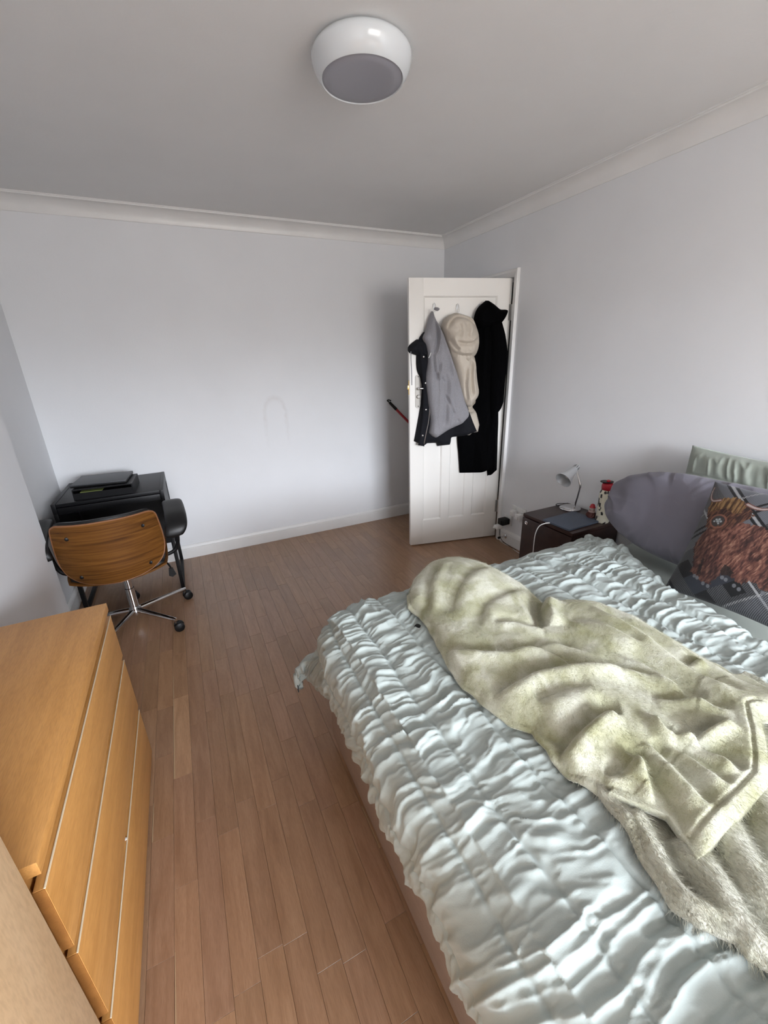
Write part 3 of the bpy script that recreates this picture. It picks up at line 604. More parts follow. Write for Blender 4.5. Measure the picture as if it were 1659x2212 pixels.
A = back(.96, .014); P = A.copy(); e1 = np.linspace(-1, 1, 60)[:, None]; e2 = np.linspace(-1, 1, 50)[None, :]; A[..., 1] += .012+.045*np.sqrt(np.clip((1-e1**8)*(1-e2**8), 0, 1)); A[..., 2] += .022*sst(.70, .77, A[..., 2])
MB().shell(A, P).obj('back_pad', M_LEATHER, CH)
for x, z in ((-.165, .70), (.165, .70), (-.158, .475), (.158, .475)):
    y = -.285+1.9*x*x-(z-.42)*.10+.4*max(.5-z, 0)**1.3
    MB().lathe([(.0095, -.002), (.0095, .003), (.006, .005), (0, .005)], (x, y-.001, z), (x*-1.2, -1, .05), 14).obj('bolt_cap', M_BLKPLASTIC, CH)
# arms: curved leather pads on black brackets
for s in (-1, 1):
    n_, m_ = 40, 14; tt = np.linspace(0, 1, n_)
    path = np.array([(s*.295, -.215, .58), (s*.318, -.195, .635), (s*.325, -.13, .672), (s*.325, -.03, .690), (s*.322, .07, .700), (s*.318, .12, .690)]); path = resample(smooth_poly(path, 8), n_)
    T = np.gradient(path, axis=0); T /= np.linalg.norm(T, axis=1)[:, None]; side = np.array([1., 0, 0])[None].repeat(n_, 0); up = np.cross(side, T); up[up[:, 2] < 0] *= 1
    wdt = .058*np.clip(1-(2*tt-1)**8, .0, 1)**.25; hh = .020*np.clip(1-(2*tt-1)**10, 0, 1)**.5+.001
    a = np.linspace(0, 2*np.pi, 20, endpoint=False); cx, sy = np.sign(np.cos(a))*np.abs(np.cos(a))**.6, np.sign(np.sin(a))*np.abs(np.sin(a))**.7
    V = path[:, None]+wdt[:, None, None]*cx[None, :, None]*side[:, None]+hh[:, None, None]*sy[None, :, None]*up[:, None]
    F = [(i*20+j, i*20+(j+1) % 20, (i+1)*20+(j+1) % 20, (i+1)*20+j) for i in range(n_-1) for j in range(20)]+[tuple(range(20))[::-1], tuple(range((n_-1)*20, n_*20))]
    MB().add(V.reshape(-1, 3), F).obj('arm_pad', M_LEATHER, CH, angle=60)
    MB().tube([(s*.15, .02, .388), (s*.26, .02, .40), (s*.305, .02, .45), (s*.318, .0, .60), (s*.322, -.01, .675)], .012, 8, 5).obj('arm_bracket', M_BLKMETAL, CH)

# ------------------------------------------------------------------ chest of drawers
CX0, CX1, CY0, CY1, CT = -2.995, -2.628, -2.80, -1.912, .72
t = thing('chest_of_drawers', 'orange beech chest of three wide drawers against the left wall', 'chest of drawers', ((CX0+CX1)/2, (CY0+CY1)/2, 0)); cl = np.array(t.location)
def C_(b, name, m, parent=None, **k):
    b.v = [q-cl for q in b.v]; return b.obj(name, m, parent or t, **k)
C_(MB().box((CX0, CY0, CT-.030), (CX1, CY1, CT), .0015), 'top_panel', M_BEECH)
for y in (CY0+.004, CY1-.022): C_(MB().box((CX0, y, 0), (CX1-.024, y+.018, CT-.0305)), 'side_panel', M_BEECH, smooth=False)
C_(MB().box((CX0, CY0+.023, .02), (CX0+.006, CY1-.023, CT-.031)), 'back_panel', M_BEECH, smooth=False)
C_(MB().box((CX0+.02, CY0+.023, 0), (CX1-.03, CY1-.023, .03)), 'plinth', M_BEECH, smooth=False)
for z0, z1 in ((.496, .668), (.256, .474), (.018, .234)):
    d = MB().box((CX1-.017, CY0-.010, z0), (CX1+.001, CY1-.001, z1), .001); o = C_(d, 'drawer', M_BEECH)
    # pale bare edge of the board, bevelled finger-pull along the top; end grain with its shadow put into the darker colour
    e_ = MB().box((CX1-.0012, CY0-.0105, z1-.0012), (CX1+.0018, CY1-.0005, z1+.0012), .0004); C_(e_, 'edge_band', M_EDGE, o)
    e_ = MB().box((CX1-.0165, CY0-.0112, z0+.001), (CX1+.0002, CY0-.0099, z1-.001)); C_(e_, 'shaded_end_grain', M_BEECHV, o, smooth=False)
    b = MB().box((CX0+.03, CY0+.03, z0+.015), (CX1-.0185, CY0+.042, z1-.03)); b.box((CX0+.03, CY1-.042, z0+.015), (CX1-.0185, CY1-.03, z1-.03)); b.box((CX0+.03, CY0+.042, z0+.02), (CX1-.0185, CY1-.042, z0+.026)); b.box((CX0+.018, CY0+.03, z0+.015), (CX0+.03, CY1-.03, z1-.03)); C_(b, 'drawer_box', M_EDGE, o, smooth=False)
C_(MB().lathe([(.004, 0), (.004, .002), (0, .003)], (CX1-.004, -2.43, .2355), seg=10), 'chip', M_WPLASTIC)

# pale cabinet at the near end of the chest
t = thing('cabinet', 'pale birch cabinet at the lower left, near end of the orange chest', 'cabinet', (-2.81, -3.25, 0)); q_ = np.array(t.location)
def K_(b, name, m=M_BIRCH, **k): b.v = [v-q_ for v in b.v]; return b.obj(name, m, t, **k)
KX0, KX1, KY0, KY1, KT = -2.995, -2.6375, -3.63, -2.853, 1.18
for y in (KY0, KY1-.018): K_(MB().box((KX0, y, 0), (KX1, y+.018, KT-.0205), .001), 'side_panel')
K_(MB().box((KX0, KY0-.002, KT-.020), (KX1+.002, KY1+.002, KT), .001), 'top_panel'); K_(MB().box((KX0, KY0+.019, .01), (KX0+.006, KY1-.019, KT-.021)), 'back_panel', smooth=False)
K_(MB().box((KX0+.007, KY0+.019, .03), (KX1-.02, KY1-.019, .048)), 'bottom_panel', smooth=False)
ym = (KY0+KY1)/2
for y0, y1 in ((KY0+.001, ym-.001), (ym+.001, KY1-.001)):
    K_(MB().box((KX1+.0005, y0, .02), (KX1+.0165, y1, KT-.022), .001), 'cabinet_door')
# ------------------------------------------------------------------ bed
t = thing('bed', 'double bed with pinkish foot panel, head against the right wall', 'bed', (-.99, -2.88, 0)); bq = np.array(t.location)
def B_(b, name, m=M_BEDPANEL, **k): b.v = [v-bq for v in b.v]; return b.obj(name, m, t, **k)
BX0, BX1, BY0, BY1 = -1.945, -.03, -3.62, -2.20
B_(MB().box((BX0, BY0, .035), (BX0+.032, BY1, .365), .003), 'foot_panel')
for y in (BY0, BY1-.025): B_(MB().box((BX0+.033, y, .12), (BX1, y+.025, .345), .003), 'side_rail')
for x in (BX0+.06, BX1-.08):
    for y in (BY0+.03, BY1-.09): B_(MB().box((x, y, 0), (x+.06, y+.06, .119), .003), 'leg')
B_(MB().box((BX0+.04, BY0+.03, .24), (BX1, BY1-.03, .26)), 'slat_base', smooth=False)
# mattress with fitted sheet, softly rounded
def rbox(lo, hi, p, n=40, bump=0, seed=0):
    c = (np.array(lo)+hi)/2; h = (np.array(hi)-lo)/2
    th_ = np.linspace(-np.pi/2, np.pi/2, n)[:, None]; ph = np.linspace(0, 2*np.pi, 2*n, endpoint=False)[None]
    sp = lambda v, e: np.sign(v)*np.abs(v)**e
    X = sp(np.cos(th_), p)*sp(np.cos(ph), p); Y = sp(np.cos(th_), p)*sp(np.sin(ph), p); Z = sp(np.sin(th_), p)+0*ph
    return np.stack([c[0]+h[0]*X, c[1]+h[1]*Y, c[2]+h[2]*Z], -1)
b = MB().box((BX0+.045, BY0+.03, .262), (BX1-.005, BY1-.03, .555), .05); B_(b, 'mattress', M_SHEET)

# outlines of the throw lying on the duvet (upper layer, then the lower one)
L_ = [(-1.632, -2.272), (-1.668, -2.347), (-1.655, -2.403), (-1.668, -2.505), (-1.683, -2.563), (-1.705, -2.66), (-1.714, -2.739), (-1.705, -2.79), (-1.706, -2.817), (-1.700, -2.857), (-1.688, -2.899), (-1.662, -2.943), (-1.668, -2.965), (-1.668, -2.99), (-1.674, -3.015), (-1.672, -3.061), (-1.657, -3.115), (-1.636, -3.147), (-1.605, -3.188), (-1.590, -3.21), (-1.605, -3.25), (-1.618, -3.277)]
R_ = [(-1.632, -2.272), (-1.572, -2.195), (-1.457, -2.125), (-1.365, -2.120), (-1.30, -2.150), (-1.265, -2.224), (-1.240, -2.347), (-1.225, -2.477), (-1.235, -2.563), (-1.175, -2.583), (-1.085, -2.657), (-1.047, -2.777), (-1.046, -2.885), (-1.049, -2.967), (-1.045, -3.029), (-1.050, -3.094), (-1.03, -3.16), (-.98, -3.30)]
E_ = [(-1.618, -3.277), (-1.598, -3.279), (-1.526, -3.275), (-1.45, -3.272), (-1.371, -3.267), (-1.335, -3.251), (-1.282, -3.222), (-1.236, -3.196), (-1.187, -3.167), (-1.10, -3.22), (-.98, -3.30)]
LL = [(-1.63, -3.07), (-1.655, -3.11), (-1.662, -3.155), (-1.668, -3.192), (-1.682, -3.222), (-1.692, -3.262), (-1.702, -3.294), (-1.692, -3.326), (-1.676, -3.346), (-1.662, -3.362), (-1.664, -3.378), (-1.65, -3.402), (-1.625, -3.44), (-1.60, -3.50)]
LR = [(-1.0, -3.06), (-.98, -3.2), (-.96, -3.35), (-.95, -3.50)]
# duvet ---------------------------------------------------------------
def curve_fn(pts, k=12):
    P = smooth_poly(np.array(pts), k); d = np.r_[0, np.cumsum(np.linalg.norm(np.diff(P, axis=0), axis=1))]; return P, d
ZT = .622
foot, fd = curve_fn([(-1.956, .305), (-1.975, .36), (-1.995, .43), (-1.985, .503), (-1.94, .567), (-1.845, .608), (-1.70, ZT)])
side, sd_ = curve_fn([(-2.060, .285), (-2.045, .36), (-2.055, .455), (-2.105, .545), (-2.19, .60), (-2.31, ZT)])
def axis_map(P, d, a, sgn):
    """unfolded length a -> (position, drop) ; beyond the curve it runs straight"""
    pos = np.interp(a, d, P[:, 0]); dz = ZT-np.interp(a, d, P[:, 1]); over = np.clip(a-d[-1], 0, None); return pos+sgn*over, dz
LA = fd[-1]+(-.40+1.70); LB = sd_[-1]+(3.66-2.31)
NA, NB = 470, 560
a = np.linspace(0, LA, NA)[:, None]+np.zeros((1, NB)); b = np.zeros((NA, 1))+np.linspace(0, LB, NB)[None]
px, dz1 = axis_map(foot, fd, a, 1); py, dz2 = axis_map(side, sd_, b, -1)
# head edge: turned-back line further from the wall toward the near side
xe = np.interp(py, [-3.7, -2.99, -2.71, -2.59, -2.35, -2.0], [-.76, -.72, -.66, -.62, -.48, -.42])
fx = (px+1.70)/(-.40+1.70); px = np.where(px > -1.70, -1.70+fx*(xe+1.70), px)
dz = (dz1**3+dz2**3)**(1/3); flare = np.clip(dz1/.27, 0, 1)*np.clip(dz2/.27, 0, 1)
pz = ZT-np.minimum(dz, .365+.0*dz)
# the corner is rounded in plan higher up, and kicks out at the very tip
cr = np.clip(1-np.clip((px+2.02)/.36, 0, 1), 0, 1)**2*np.clip(1-np.clip((-2.04-py)/.42, 0, 1), 0, 1)**2
up_ = sst(.30, .46, pz); px = px+.08*cr*up_; py = py-.11*cr*up_; pz = pz-.03*cr
px = px-.065*flare**1.05; py = py-.02*flare; 
ed = xe-px; pz = pz-.055*np.clip(1-ed/.05, 0, 1)**2.2
P = np.stack([px, py, pz], -1)
# broad puffiness of the filling
def wrinkles(px, py, a, b):
    sp = .127; wx = px+.014*(fbm(px*3, py*3, 90)-.5)*2+.02*(fbm(px*1.3, py*1.5, 95)-.5)
    # seams run across the bed (constant x); unfolded distance used on the hanging part
    ax = np.where(px > -1.9, wx, -1.9-(fd[-1]-.185-a)*1.0)
    q = (ax+1.705)/sp; k = np.floor(q+.0); t = q-k; env = np.sin(np.pi*np.clip(t, 0, 1))
    near = sst(-2.75, -3.15, py); near = 1-sst(-3.15, -2.75, py)
    big = .5+.5*near                                                # looser, broader folds toward the window end
    by = b-.30*np.minimum(ax+1.9, 0)+.030*(fbm(ax*11, b*6, 60)-.5)*2+.06*(fbm(ax*3, b*3, 61)-.5)*2
    by = by+.010*(_T[(k.astype(int)+40) % 512, 7]-.5)*(1-near); c1 = vn(by*46, q*1.25, 50); c2 = vn(by*24+5, q*.95, 52); c4 = vn(by*80, q*2.2, 54)
    rg = lambda v, p: (1-np.abs(2*v-1))**p
    amp = .80+.65*fbm(px*4+3, b*4, 57, 2)
    ew_ = .38+.62*env**.7; h = amp*ew_*((1-.55*near)*.0125*(rg(c1, 1.3)-.35)+(1-.50*near)*.016*(rg(c2, 1.4)-.35)+.0035*(c4-.5))
    lw = -.30*np.minimum(ax+1.9, 0)+.045*(fbm(ax*3, b*3, 63)-.5)*2                         # long folds that run on across the seams
    f1 = vn((b+lw)*15, ax*1.8, 64); f2 = vn((b+lw*1.1)*27, ax*3.0, 65); f3 = vn((b+lw)*50, ax*4.6, 66); pa = .5+1.0*fbm(ax*3.2, b*5, 67, 2)
    h += near*pa*(.019*(rg(f1, 2.2)-.3)+.017*(rg(f2, 2.0)-.3)+.009*(rg(f3, 1.5)-.35))
    h += (1-.6*near)*.0065*env**.8                                                 # puffed between the seams
    es = np.minimum(t, 1-t)
    g = vn(by*105, k*7.7+q*.5, 58); h += (.0046+.002*near)*(rg(g, 1)-.5)*np.exp(-((es-.09)/.11)**2)*sst(.015, .04, es)
    h -= .0045*np.exp(-(es/.035)**2)
    h += .026*(fbm(px*2.6, py*2.6, 70, 3)-.5)+.010*(fbm(px*7, py*7, 71, 3)-.5)
    return h
h = wrinkles(px, py, a, b)
pressed = np.maximum(*[sst(0, .05, pdist(px, py, q+q[:1])[0])*inpoly(px, py, q)*(dz < .25) for q in (L_+E_[1:]+R_[::-1][1:-1], LL+LR[::-1])])   # the throw's weight flattens the puckers
h = h*(1-.85*pressed)-.006*pressed
edge = np.minimum(np.minimum(a, b), np.clip(ed, 0, None)); h *= .35+.65*np.clip(edge/.05, 0, 1)
d1 = np.gradient(P, axis=0); d2 = np.gradient(P, axis=1); Nn = np.cross(d1, d2); Nn /= np.linalg.norm(Nn, axis=-1)[..., None]+1e-9
Nn[Nn[..., 2] < -.2] *= 1
if Nn[NA//2, NB//2, 2] < 0: Nn = -Nn
TOP = P+Nn*h[..., None]
hang = np.clip(dz/.3, 0, 1)
TOP[..., 2] -= .085*np.exp(-((b-.27)/.15)**2)*np.clip(dz1/.31, 0, 1)**2*(1-.6*np.clip(dz2/.3, 0, 1))
wv = (fbm(b*9, a*0+1.3, 80)-.5)*.05*np.exp(-a/.10)+(fbm(a*9, b*0+4.1, 81)-.5)*.05*np.exp(-b/.10); TOP[..., 2] += wv
BOT = P+Nn*(np.minimum(h, 0)-.012)[..., None]; BOT[..., 2] += wv-.085*np.exp(-((b-.27)/.15)**2)*np.clip(dz1/.31, 0, 1)**2*(1-.6*np.clip(dz2/.3, 0, 1))
hz = (px < -1.90) & (BOT[..., 2] < .372); BOT[..., 0] = np.where(hz, np.minimum(BOT[..., 0], -1.9475), BOT[..., 0])
dv = MB().shell(TOP, BOT)
# height map of the duvet's upper side, for what lies on it
HX0, HY0_, HS = -2.12, -3.75, .007; hm = np.full((270, 280), -1.); ii = ((TOP[..., 0]-HX0)/HS).astype(int).clip(0, 269); jj = ((TOP[..., 1]-HY0_)/HS).astype(int).clip(0, 279)
np.maximum.at(hm, (ii.ravel(), jj.ravel()), TOP[..., 2].ravel())
for _ in range(2):
    sh_ = [np.roll(np.roll(hm, i, 0), j, 1) for i in (-1, 0, 1) for j in (-1, 0, 1)]; hm = np.where(hm < 0, np.max(sh_, 0), hm)
hmx = np.max([np.roll(np.roll(hm, i, 0), j, 1) for i in (-1, 0, 1) for j in (-1, 0, 1)], 0)
for _ in range(3): hmx = np.mean([np.roll(np.roll(hmx, i, 0), j, 1) for i in (-1, 0, 1) for j in (-1, 0, 1)], 0)
def duvet_z(X, Y): return hmx[((X-HX0)/HS).astype(int).clip(0, 269), ((Y-HY0_)/HS).astype(int).clip(0, 279)]
o = thing('duvet', 'pale sage ruched duvet spread over the bed', 'duvet', (-1.25, -2.85, .56)); DUV = o
c_ = dv; c_.v = [v-np.array(o.location) for v in c_.v]; c_.obj('duvet_cover', M_SAGE, o, angle=180)
dq = np.array(o.location)
lp = TOP[10, 14]
b_ = MB().box((lp[0]-.012, lp[1]-.02, lp[2]-.028), (lp[0]-.008, lp[1]+.006, lp[2]+.004), .001); b_.v = [v-dq for v in b_.v]; b_.obj('care_label', M_GREYLID, o)

# throw ---------------------------------------------------------------
P = coons(L_, R_, None, E_, 380, 200); X, Y = P[..., 0], P[..., 1]
Lr, Rr, Er = resample(L_, 120), resample(R_, 120), resample(E_, 60)
dL = pdist(X, Y, Lr)[0]; dR = pdist(X, Y, Rr)[0]; dE = pdist(X, Y, Er)[0]
dL[:, 0] = 0; dR[:, -1] = 0; dE[-1] = 0; d_ = np.minimum(dL, dR); d_[0] = 0
rnd = lambda d, w, p: (1-(1-np.clip(d/w, 0, 1))**p)**(1/p)
tip = 1-sst(-2.75, -2.45, Y)*0
hh = .058*rnd(d_, .085, 2.2)*rnd(dE+.012, .05, 2)
hh += .048*np.exp(-(((X+1.42)/.17)**2+((Y+2.36)/.20)**2))*np.clip(d_/.03, 0, 1)              # plump rolled end
hh += .030*np.exp(-(((X+1.18)/.12)**2+((Y+2.80)/.20)**2))*np.clip(d_/.05, 0, 1)
hh += .030*np.exp(-(((X+1.50)/.13)**2+((Y+2.98)/.14)**2))*np.clip(d_/.05, 0, 1)
# fold = raised lip on the viewer's side (d<0 side) and a hollow behind it
CRE = [([(-1.69, -2.535), (-1.684, -2.594), (-1.653, -2.642), (-1.607, -2.687), (-1.553, -2.715), (-1.471, -2.733), (-1.393, -2.765), (-1.34, -2.86)], .024, .022),
 ([(-1.374, -2.693), (-1.345, -2.648), (-1.313, -2.606), (-1.25, -2.56)], .040, .022), ([(-1.50, -2.60), (-1.441, -2.625), (-1.408, -2.661), (-1.374, -2.693)], .016, .016),
 ([(-1.691, -2.822), (-1.616, -2.822), (-1.53, -2.827), (-1.423, -2.871), (-1.338, -2.915), (-1.27, -3.0)], .028, .024), ([(-1.531, -2.716), (-1.444, -2.793), (-1.405, -2.868), (-1.34, -2.918)], .015, .022),
 ([(-1.69, -2.975), (-1.672, -3.010), (-1.58, -3.004), (-1.516, -3.004), (-1.478, -3.031)], .034, .020), ([(-1.525, -3.10), (-1.538, -3.13), (-1.56, -3.165), (-1.585, -3.20), (-1.61, -3.24)], .026, .014),
 ([(-1.405, -3.085), (-1.428, -3.108), (-1.393, -3.129), (-1.332, -3.138), (-1.29, -3.145)], .036, .013), ([(-1.396, -3.13), (-1.400, -3.166), (-1.388, -3.20), (-1.395, -3.235)], .022, .016),
 ([(-1.30, -2.86), (-1.255, -2.95), (-1.251, -3.03), (-1.26, -3.086), (-1.235, -3.14)], .018, .022), ([(-1.16, -2.70), (-1.15, -2.85), (-1.16, -3.0), (-1.15, -3.12)], .016, .024), ([(-1.173, -2.984), (-1.111, -2.987)], .016, .014),
 ([(-1.62, -3.095), (-1.60, -3.109), (-1.559, -3.109), (-1.521, -3.102)], .016, .016), ([(-1.48, -3.10), (-1.485, -3.15), (-1.50, -3.20), (-1.52, -3.25)], .016, .020), ([(-1.45, -3.12), (-1.44, -3.17), (-1.445, -3.24)], .013, .016),
 ([(-1.64, -2.44), (-1.60, -2.37), (-1.53, -2.28), (-1.44, -2.21)], .010, .018), ([(-1.60, -2.50), (-1.52, -2.42), (-1.42, -2.36), (-1.32, -2.33)], .009, .03), ([(-1.56, -2.60), (-1.47, -2.52), (-1.36, -2.50), (-1.28, -2.50)], .009, .025),
 ([(-1.36, -3.02), (-1.30, -3.06), (-1.22, -3.07)], .014, .016), ([(-1.62, -2.90), (-1.55, -2.91), (-1.47, -2.94)], .010, .025), ([(-1.28, -2.70), (-1.22, -2.78), (-1.20, -2.9)], .010, .025)]
inner = np.clip(d_/.018, 0, 1)
for poly, dep, w in CRE:
    q, s, tt = pdist(X, Y, smooth_poly(poly, 6)); en = sst(0, .16, tt)*sst(0, .16, 1-tt)*np.where((tt <= 0) | (tt >= 1), np.exp(-(q/(2*w))**2), 1); en = np.maximum(en, .0)
    en = sst(-.02, .2, tt)*sst(-.02, .2, 1-tt)
    sgn = np.where(s < 0, 1., -1.); sq = q*sgn               # positive on the lip side
    w = w*1.2; hh += .9*inner*en*dep*(-1.15*np.exp(-(np.clip(sq, -9, .35*w)/w)**2)*(sq < .35*w)-(sq >= .35*w)*1.15*np.exp(-(sq/(.55*w))**2)+.75*np.exp(-((sq-1.3*w)/(1.0*w))**2))
hh += inner*(.016*(fbm(X*7, Y*5, 30, 3)-.5)+.007*(fbm(X*18+Y*6, Y*14, 33, 3)-.5)+.0016*(fbm(X*160, Y*160, 36, 2)-.5))
# stitched hem along the end
hem = np.exp(-((dE-.026)/.0035)**2)*(dR > .02)*(X < -1.16); hh -= .007*hem
under = .632+.012*np.clip((dE < .12)*1.0, 0, 1)*np.exp(-(dE/.1)**2)
lift = .016*sst(.20, .0, dE)
Z = under-.030*(1-np.clip(d_/.02, 0, 1))**2*(dE > .08)+np.maximum(hh, -.004)+.014*(1-sst(0, .16, dE))
dz_ = np.maximum(duvet_z(X, Y), .55); ov = sst(.17, .13, dE)*(X < -1.05)                       # the end lies over the lower layer
low_ = np.where(ov > .5, np.maximum(dz_+.012, .662), dz_+.006); Z = np.maximum(Z, low_+.005+.010*rnd(d_, .02, 2)); Z = np.where(ov > .5, np.maximum(Z, low_+.016), Z)
TH_ = np.stack([X, Y, Z], -1); BT_ = np.stack([X, Y, np.minimum(Z-.003, np.maximum(low_, Z-.05))], -1)
# lower layer under the hem
tq = thing('throw_blanket', 'crumpled olive-cream fleece throw lying across the sage duvet', 'blanket', (-1.42, -2.8, .6)); tl = np.array(tq.location)
m_ = MB().shell(TH_, BT_); m_.v = [v-tl for v in m_.v]; m_.obj('upper_layer', M_FLEECE, tq, angle=180)
P = coons(LL, LR, None, None, 220, 260); X, Y = P[..., 0], P[..., 1]; dL = pdist(X, Y, resample(LL, 80))[0]; dL[:, 0] = 0
hh = .020*rnd(dL, .03, 2.2)                                      # folds rolled one against the other: (spine, half width, height)
for poly, hw_, top_ in [([(-1.638, -3.185), (-1.66, -3.223), (-1.687, -3.268), (-1.688, -3.302), (-1.671, -3.327)], 0.04, 0.058), ([(-1.668, -3.165), (-1.688, -3.209), (-1.717, -3.253), (-1.73, -3.291), (-1.717, -3.332), (-1.68, -3.366)], 0.03, 0.036), ([(-1.603, -3.268), (-1.615, -3.307), (-1.64, -3.349), (-1.667, -3.391), (-1.669, -3.414)], 0.045, 0.06), ([(-1.506, -3.266), (-1.541, -3.315), (-1.56, -3.35), (-1.549, -3.375)], 0.045, 0.066), ([(-1.39, -3.267), (-1.437, -3.309), (-1.454, -3.343)], 0.05, 0.066)]:
    q, sg_, tt = pdist(X+.012*(fbm(X*16, Y*16, 140, 2)-.5), Y+.012*(fbm(X*16, Y*16, 144, 2)-.5), smooth_poly(poly, 6)); hh = np.maximum(hh, top_*np.sqrt(np.clip(1-(q/hw_)**2, 0, 1)))
hh *= rnd(dL, .03, 2.2)
hh += np.clip(dL/.02, 0, 1)*(.006*(fbm(X*9, Y*6, 130, 3)-.5)+.003*(fbm(X*60+Y*20, Y*30, 133, 3)-.5))
Z = .618-.012*(1-np.clip(dL/.015, 0, 1))**2+np.maximum(hh, .006); dz_ = np.maximum(duvet_z(X, Y), .55)+.006; Z = np.maximum(Z, dz_+.006+.014*rnd(dL, .02, 2)); Z = np.where((Y > -3.19) & (X > -1.56), np.minimum(Z, .645), Z); Z = np.maximum(Z, dz_+.004)
A = np.stack([X, Y, Z], -1); B = A.copy(); B[..., 2] = np.minimum(Z-.003, dz_)
m_ = MB().shell(A, B); m_.v = [v-tl for v in m_.v]; m_.obj('lower_layer', M_SHAG, tq, angle=180)
def fur(o, n_, ln, seed, rad, rnd_):
    md = o.modifiers.new('pile', 'PARTICLE_SYSTEM'); ps = md.particle_system; st = ps.settings
    vg = o.vertex_groups.new(name='upper_side'); vg.add(list(range(len(o.data.vertices)//2)), 1.0, 'REPLACE'); ps.vertex_group_density = 'upper_side'
    st.type = 'HAIR'; st.count = n_; st.hair_length = ln; st.hair_step = 2; st.display_step = 2; st.render_step = 2; ps.seed = seed
    st.emit_from = 'FACE'; st.use_emit_random = True; st.normal_factor = 0.0; st.brownian_factor = 0; st.factor_random = 0
    st.use_advanced_hair = True; st.effector_amount = 0; st.roughness_2 = 0
    st.root_radius = rad; st.tip_radius = rad*.25; st.radius_scale = .001; st.hair_length = ln
    st.normal_factor = ln*rnd_; st.tangent_factor = ln*.8; st.object_align_factor = (0.0, -ln*.5, -ln*.3); st.factor_random = ln*.9
fur(bpy.data.objects['upper_layer'], 55000, .0013, 1, .35, .8)
fur(bpy.data.objects['lower_layer'], 45000, .0024, 2, .40, .7)
# black clip peeking out
t = thing('hair_clip', 'small black clip peeking out from under the far end of the throw', 'clip', (-1.665, -2.445, .612), R(-65))
MB().box((-.030, -.011, 0), (.03, .011, .020), .006).obj('clip_body', M_BLKPLASTIC, t)
MB().tube([(-.02, -.011, .012), (0, -.014, .018), (.026, -.011, .012)], .0022, 6, 4).obj('clip_spring', M_STEEL, t)

# pillows -------------------------------------------------------------
def pillow(name, label, cat, c, w, hgt, th, M3, m, pw=2.6, seed=1, wr=.01, corner=.02, ruche=0, part='pillow_case', n=110, skew=None, group=None):
    """w along local X, hgt along local Z, thickness along local Y (front = -Y)"""
    t = thing(name, label, cat, c, 0, group); u = np.linspace(-1, 1, n)[:, None]; v = np.linspace(-1, 1, n)[None]
    k = np.clip((1-np.abs(u)**pw)*(1-np.abs(v)**pw), 0, 1); prof = k**.42
    X = w/2*u*(1-.05*(1-v**2)*0-.055*(1-np.abs(v)**2)*np.abs(u)**3); Zc = hgt/2*v*(1-.075*(1-np.abs(u)**2)*np.abs(v)**3)
    X = X+0*v; Zc = Zc+0*u
    if skew is not None: X, Zc = skew(X, Zc, u, v)
    out = []
    for sg in (-1, 1):
        f = wr*((1-np.abs(2*vn(X*12+Zc*5, Zc*14, seed)-1))-.5)*np.clip(1-k, .15, 1)*np.clip(k*6, 0, 1)
        rad = np.arctan2(Zc, X); f = f+wr*.8*(vn(rad*9, np.hypot(X, Zc)*4, seed+4)-.5)*np.clip(1-k*1.1, 0, 1)*np.clip(k*8, 0, 1)
        if ruche:
            q = Zc/.105+.15*(fbm(X*4, Zc*4, seed+20)-.5); kk_ = np.floor(q); tt = q-kk_; f = f+np.clip(k*5, 0, 1)*np.sin(np.pi*tt)**.6*(ruche*((1-np.abs(2*vn(X*42+Zc*6+3*fbm(X*5, Zc*5, 8), q*1.1+kk_*3.3, seed+9)-1))-.3)+.006)
        Yv = sg*(th/2*prof+f); out.append(np.stack([X, Yv, Zc], -1))
    A = out[0]@np.array(M3).T; B = out[1]@np.array(M3).T
    o = MB().shell(A, B).obj(part, m, t, angle=180)
    return t, out[0], o
def rot3(tilt, yaw, roll=0):
    # local: X -> along bed width (-y), Z up, -Y = toward the viewer (-x)
    base = Matrix(((0, 1, 0), (-1, 0, 0), (0, 0, 1)))             # X->-y ; Y->+x ; Z->z
    return np.array(Matrix.Rotation(yaw, 3, 'Z') @ Matrix.Rotation(tilt, 3, 'Y') @ Matrix.Rotation(roll, 3, 'X') @ base)
pillow('pillow', 'sage ruched pillow standing against the wall behind the grey one', 'pillow', (-.135, -2.665, .83), .68, .46, .15, rot3(R(10), 0, R(0)), M_SAGE2, seed=4, ruche=.011, n=150)
def gskew(X, Z, u, v):
    le = np.clip((-u+.05)/1.05, 0, 1); fz = .12+.88*np.clip(1-le**2.0, 0, 1)**.62; Z2 = Z*fz+.004*le*le; return X, Z2
pillow('pillow', 'plain slate grey pillow in front of the sage one', 'pillow', (-.37, -2.495, .790), .73, .42, .23, rot3(R(24), 0, 0), M_GREYCOT, seed=8, wr=.026, n=120, skew=gskew)
# plaid cushion
CS = .46
TL = np.array((-.45, -2.62, 1.005)); dn = np.array((-.21, -.02, -.40)); dn /= np.linalg.norm(dn); rt = np.array((0, -1, .02)); rt = rt-dn*(rt@dn); rt /= np.linalg.norm(rt); fr_ = np.cross(rt, dn); 
if fr_[0] > 0: fr_ = -fr_
n = 420; a_ = np.linspace(0, 1, n)[None]*CS+np.zeros((n, 1)); b_ = np.linspace(0, 1, n)[:, None]*CS+np.zeros((1, n))
u, v = 2*a_/CS-1, 2*b_/CS-1; k = np.clip((1-np.abs(u)**2.4)*(1-np.abs(v)**2.4), 0, 1); pin = 1-.07*(1-v*v)*np.abs(u)**2; pin2 = 1-.07*(1-u*u)*np.abs(v)**2
A2 = CS/2+(a_-CS/2)*pin; B2 = CS/2+(b_-CS/2)*pin2; hgt = .075*k**.45+.004*(fbm(A2*14, B2*14, 77)-.5)*np.clip(k*4, 0, 1)
ctr = TL+rt*CS/2+dn*CS/2
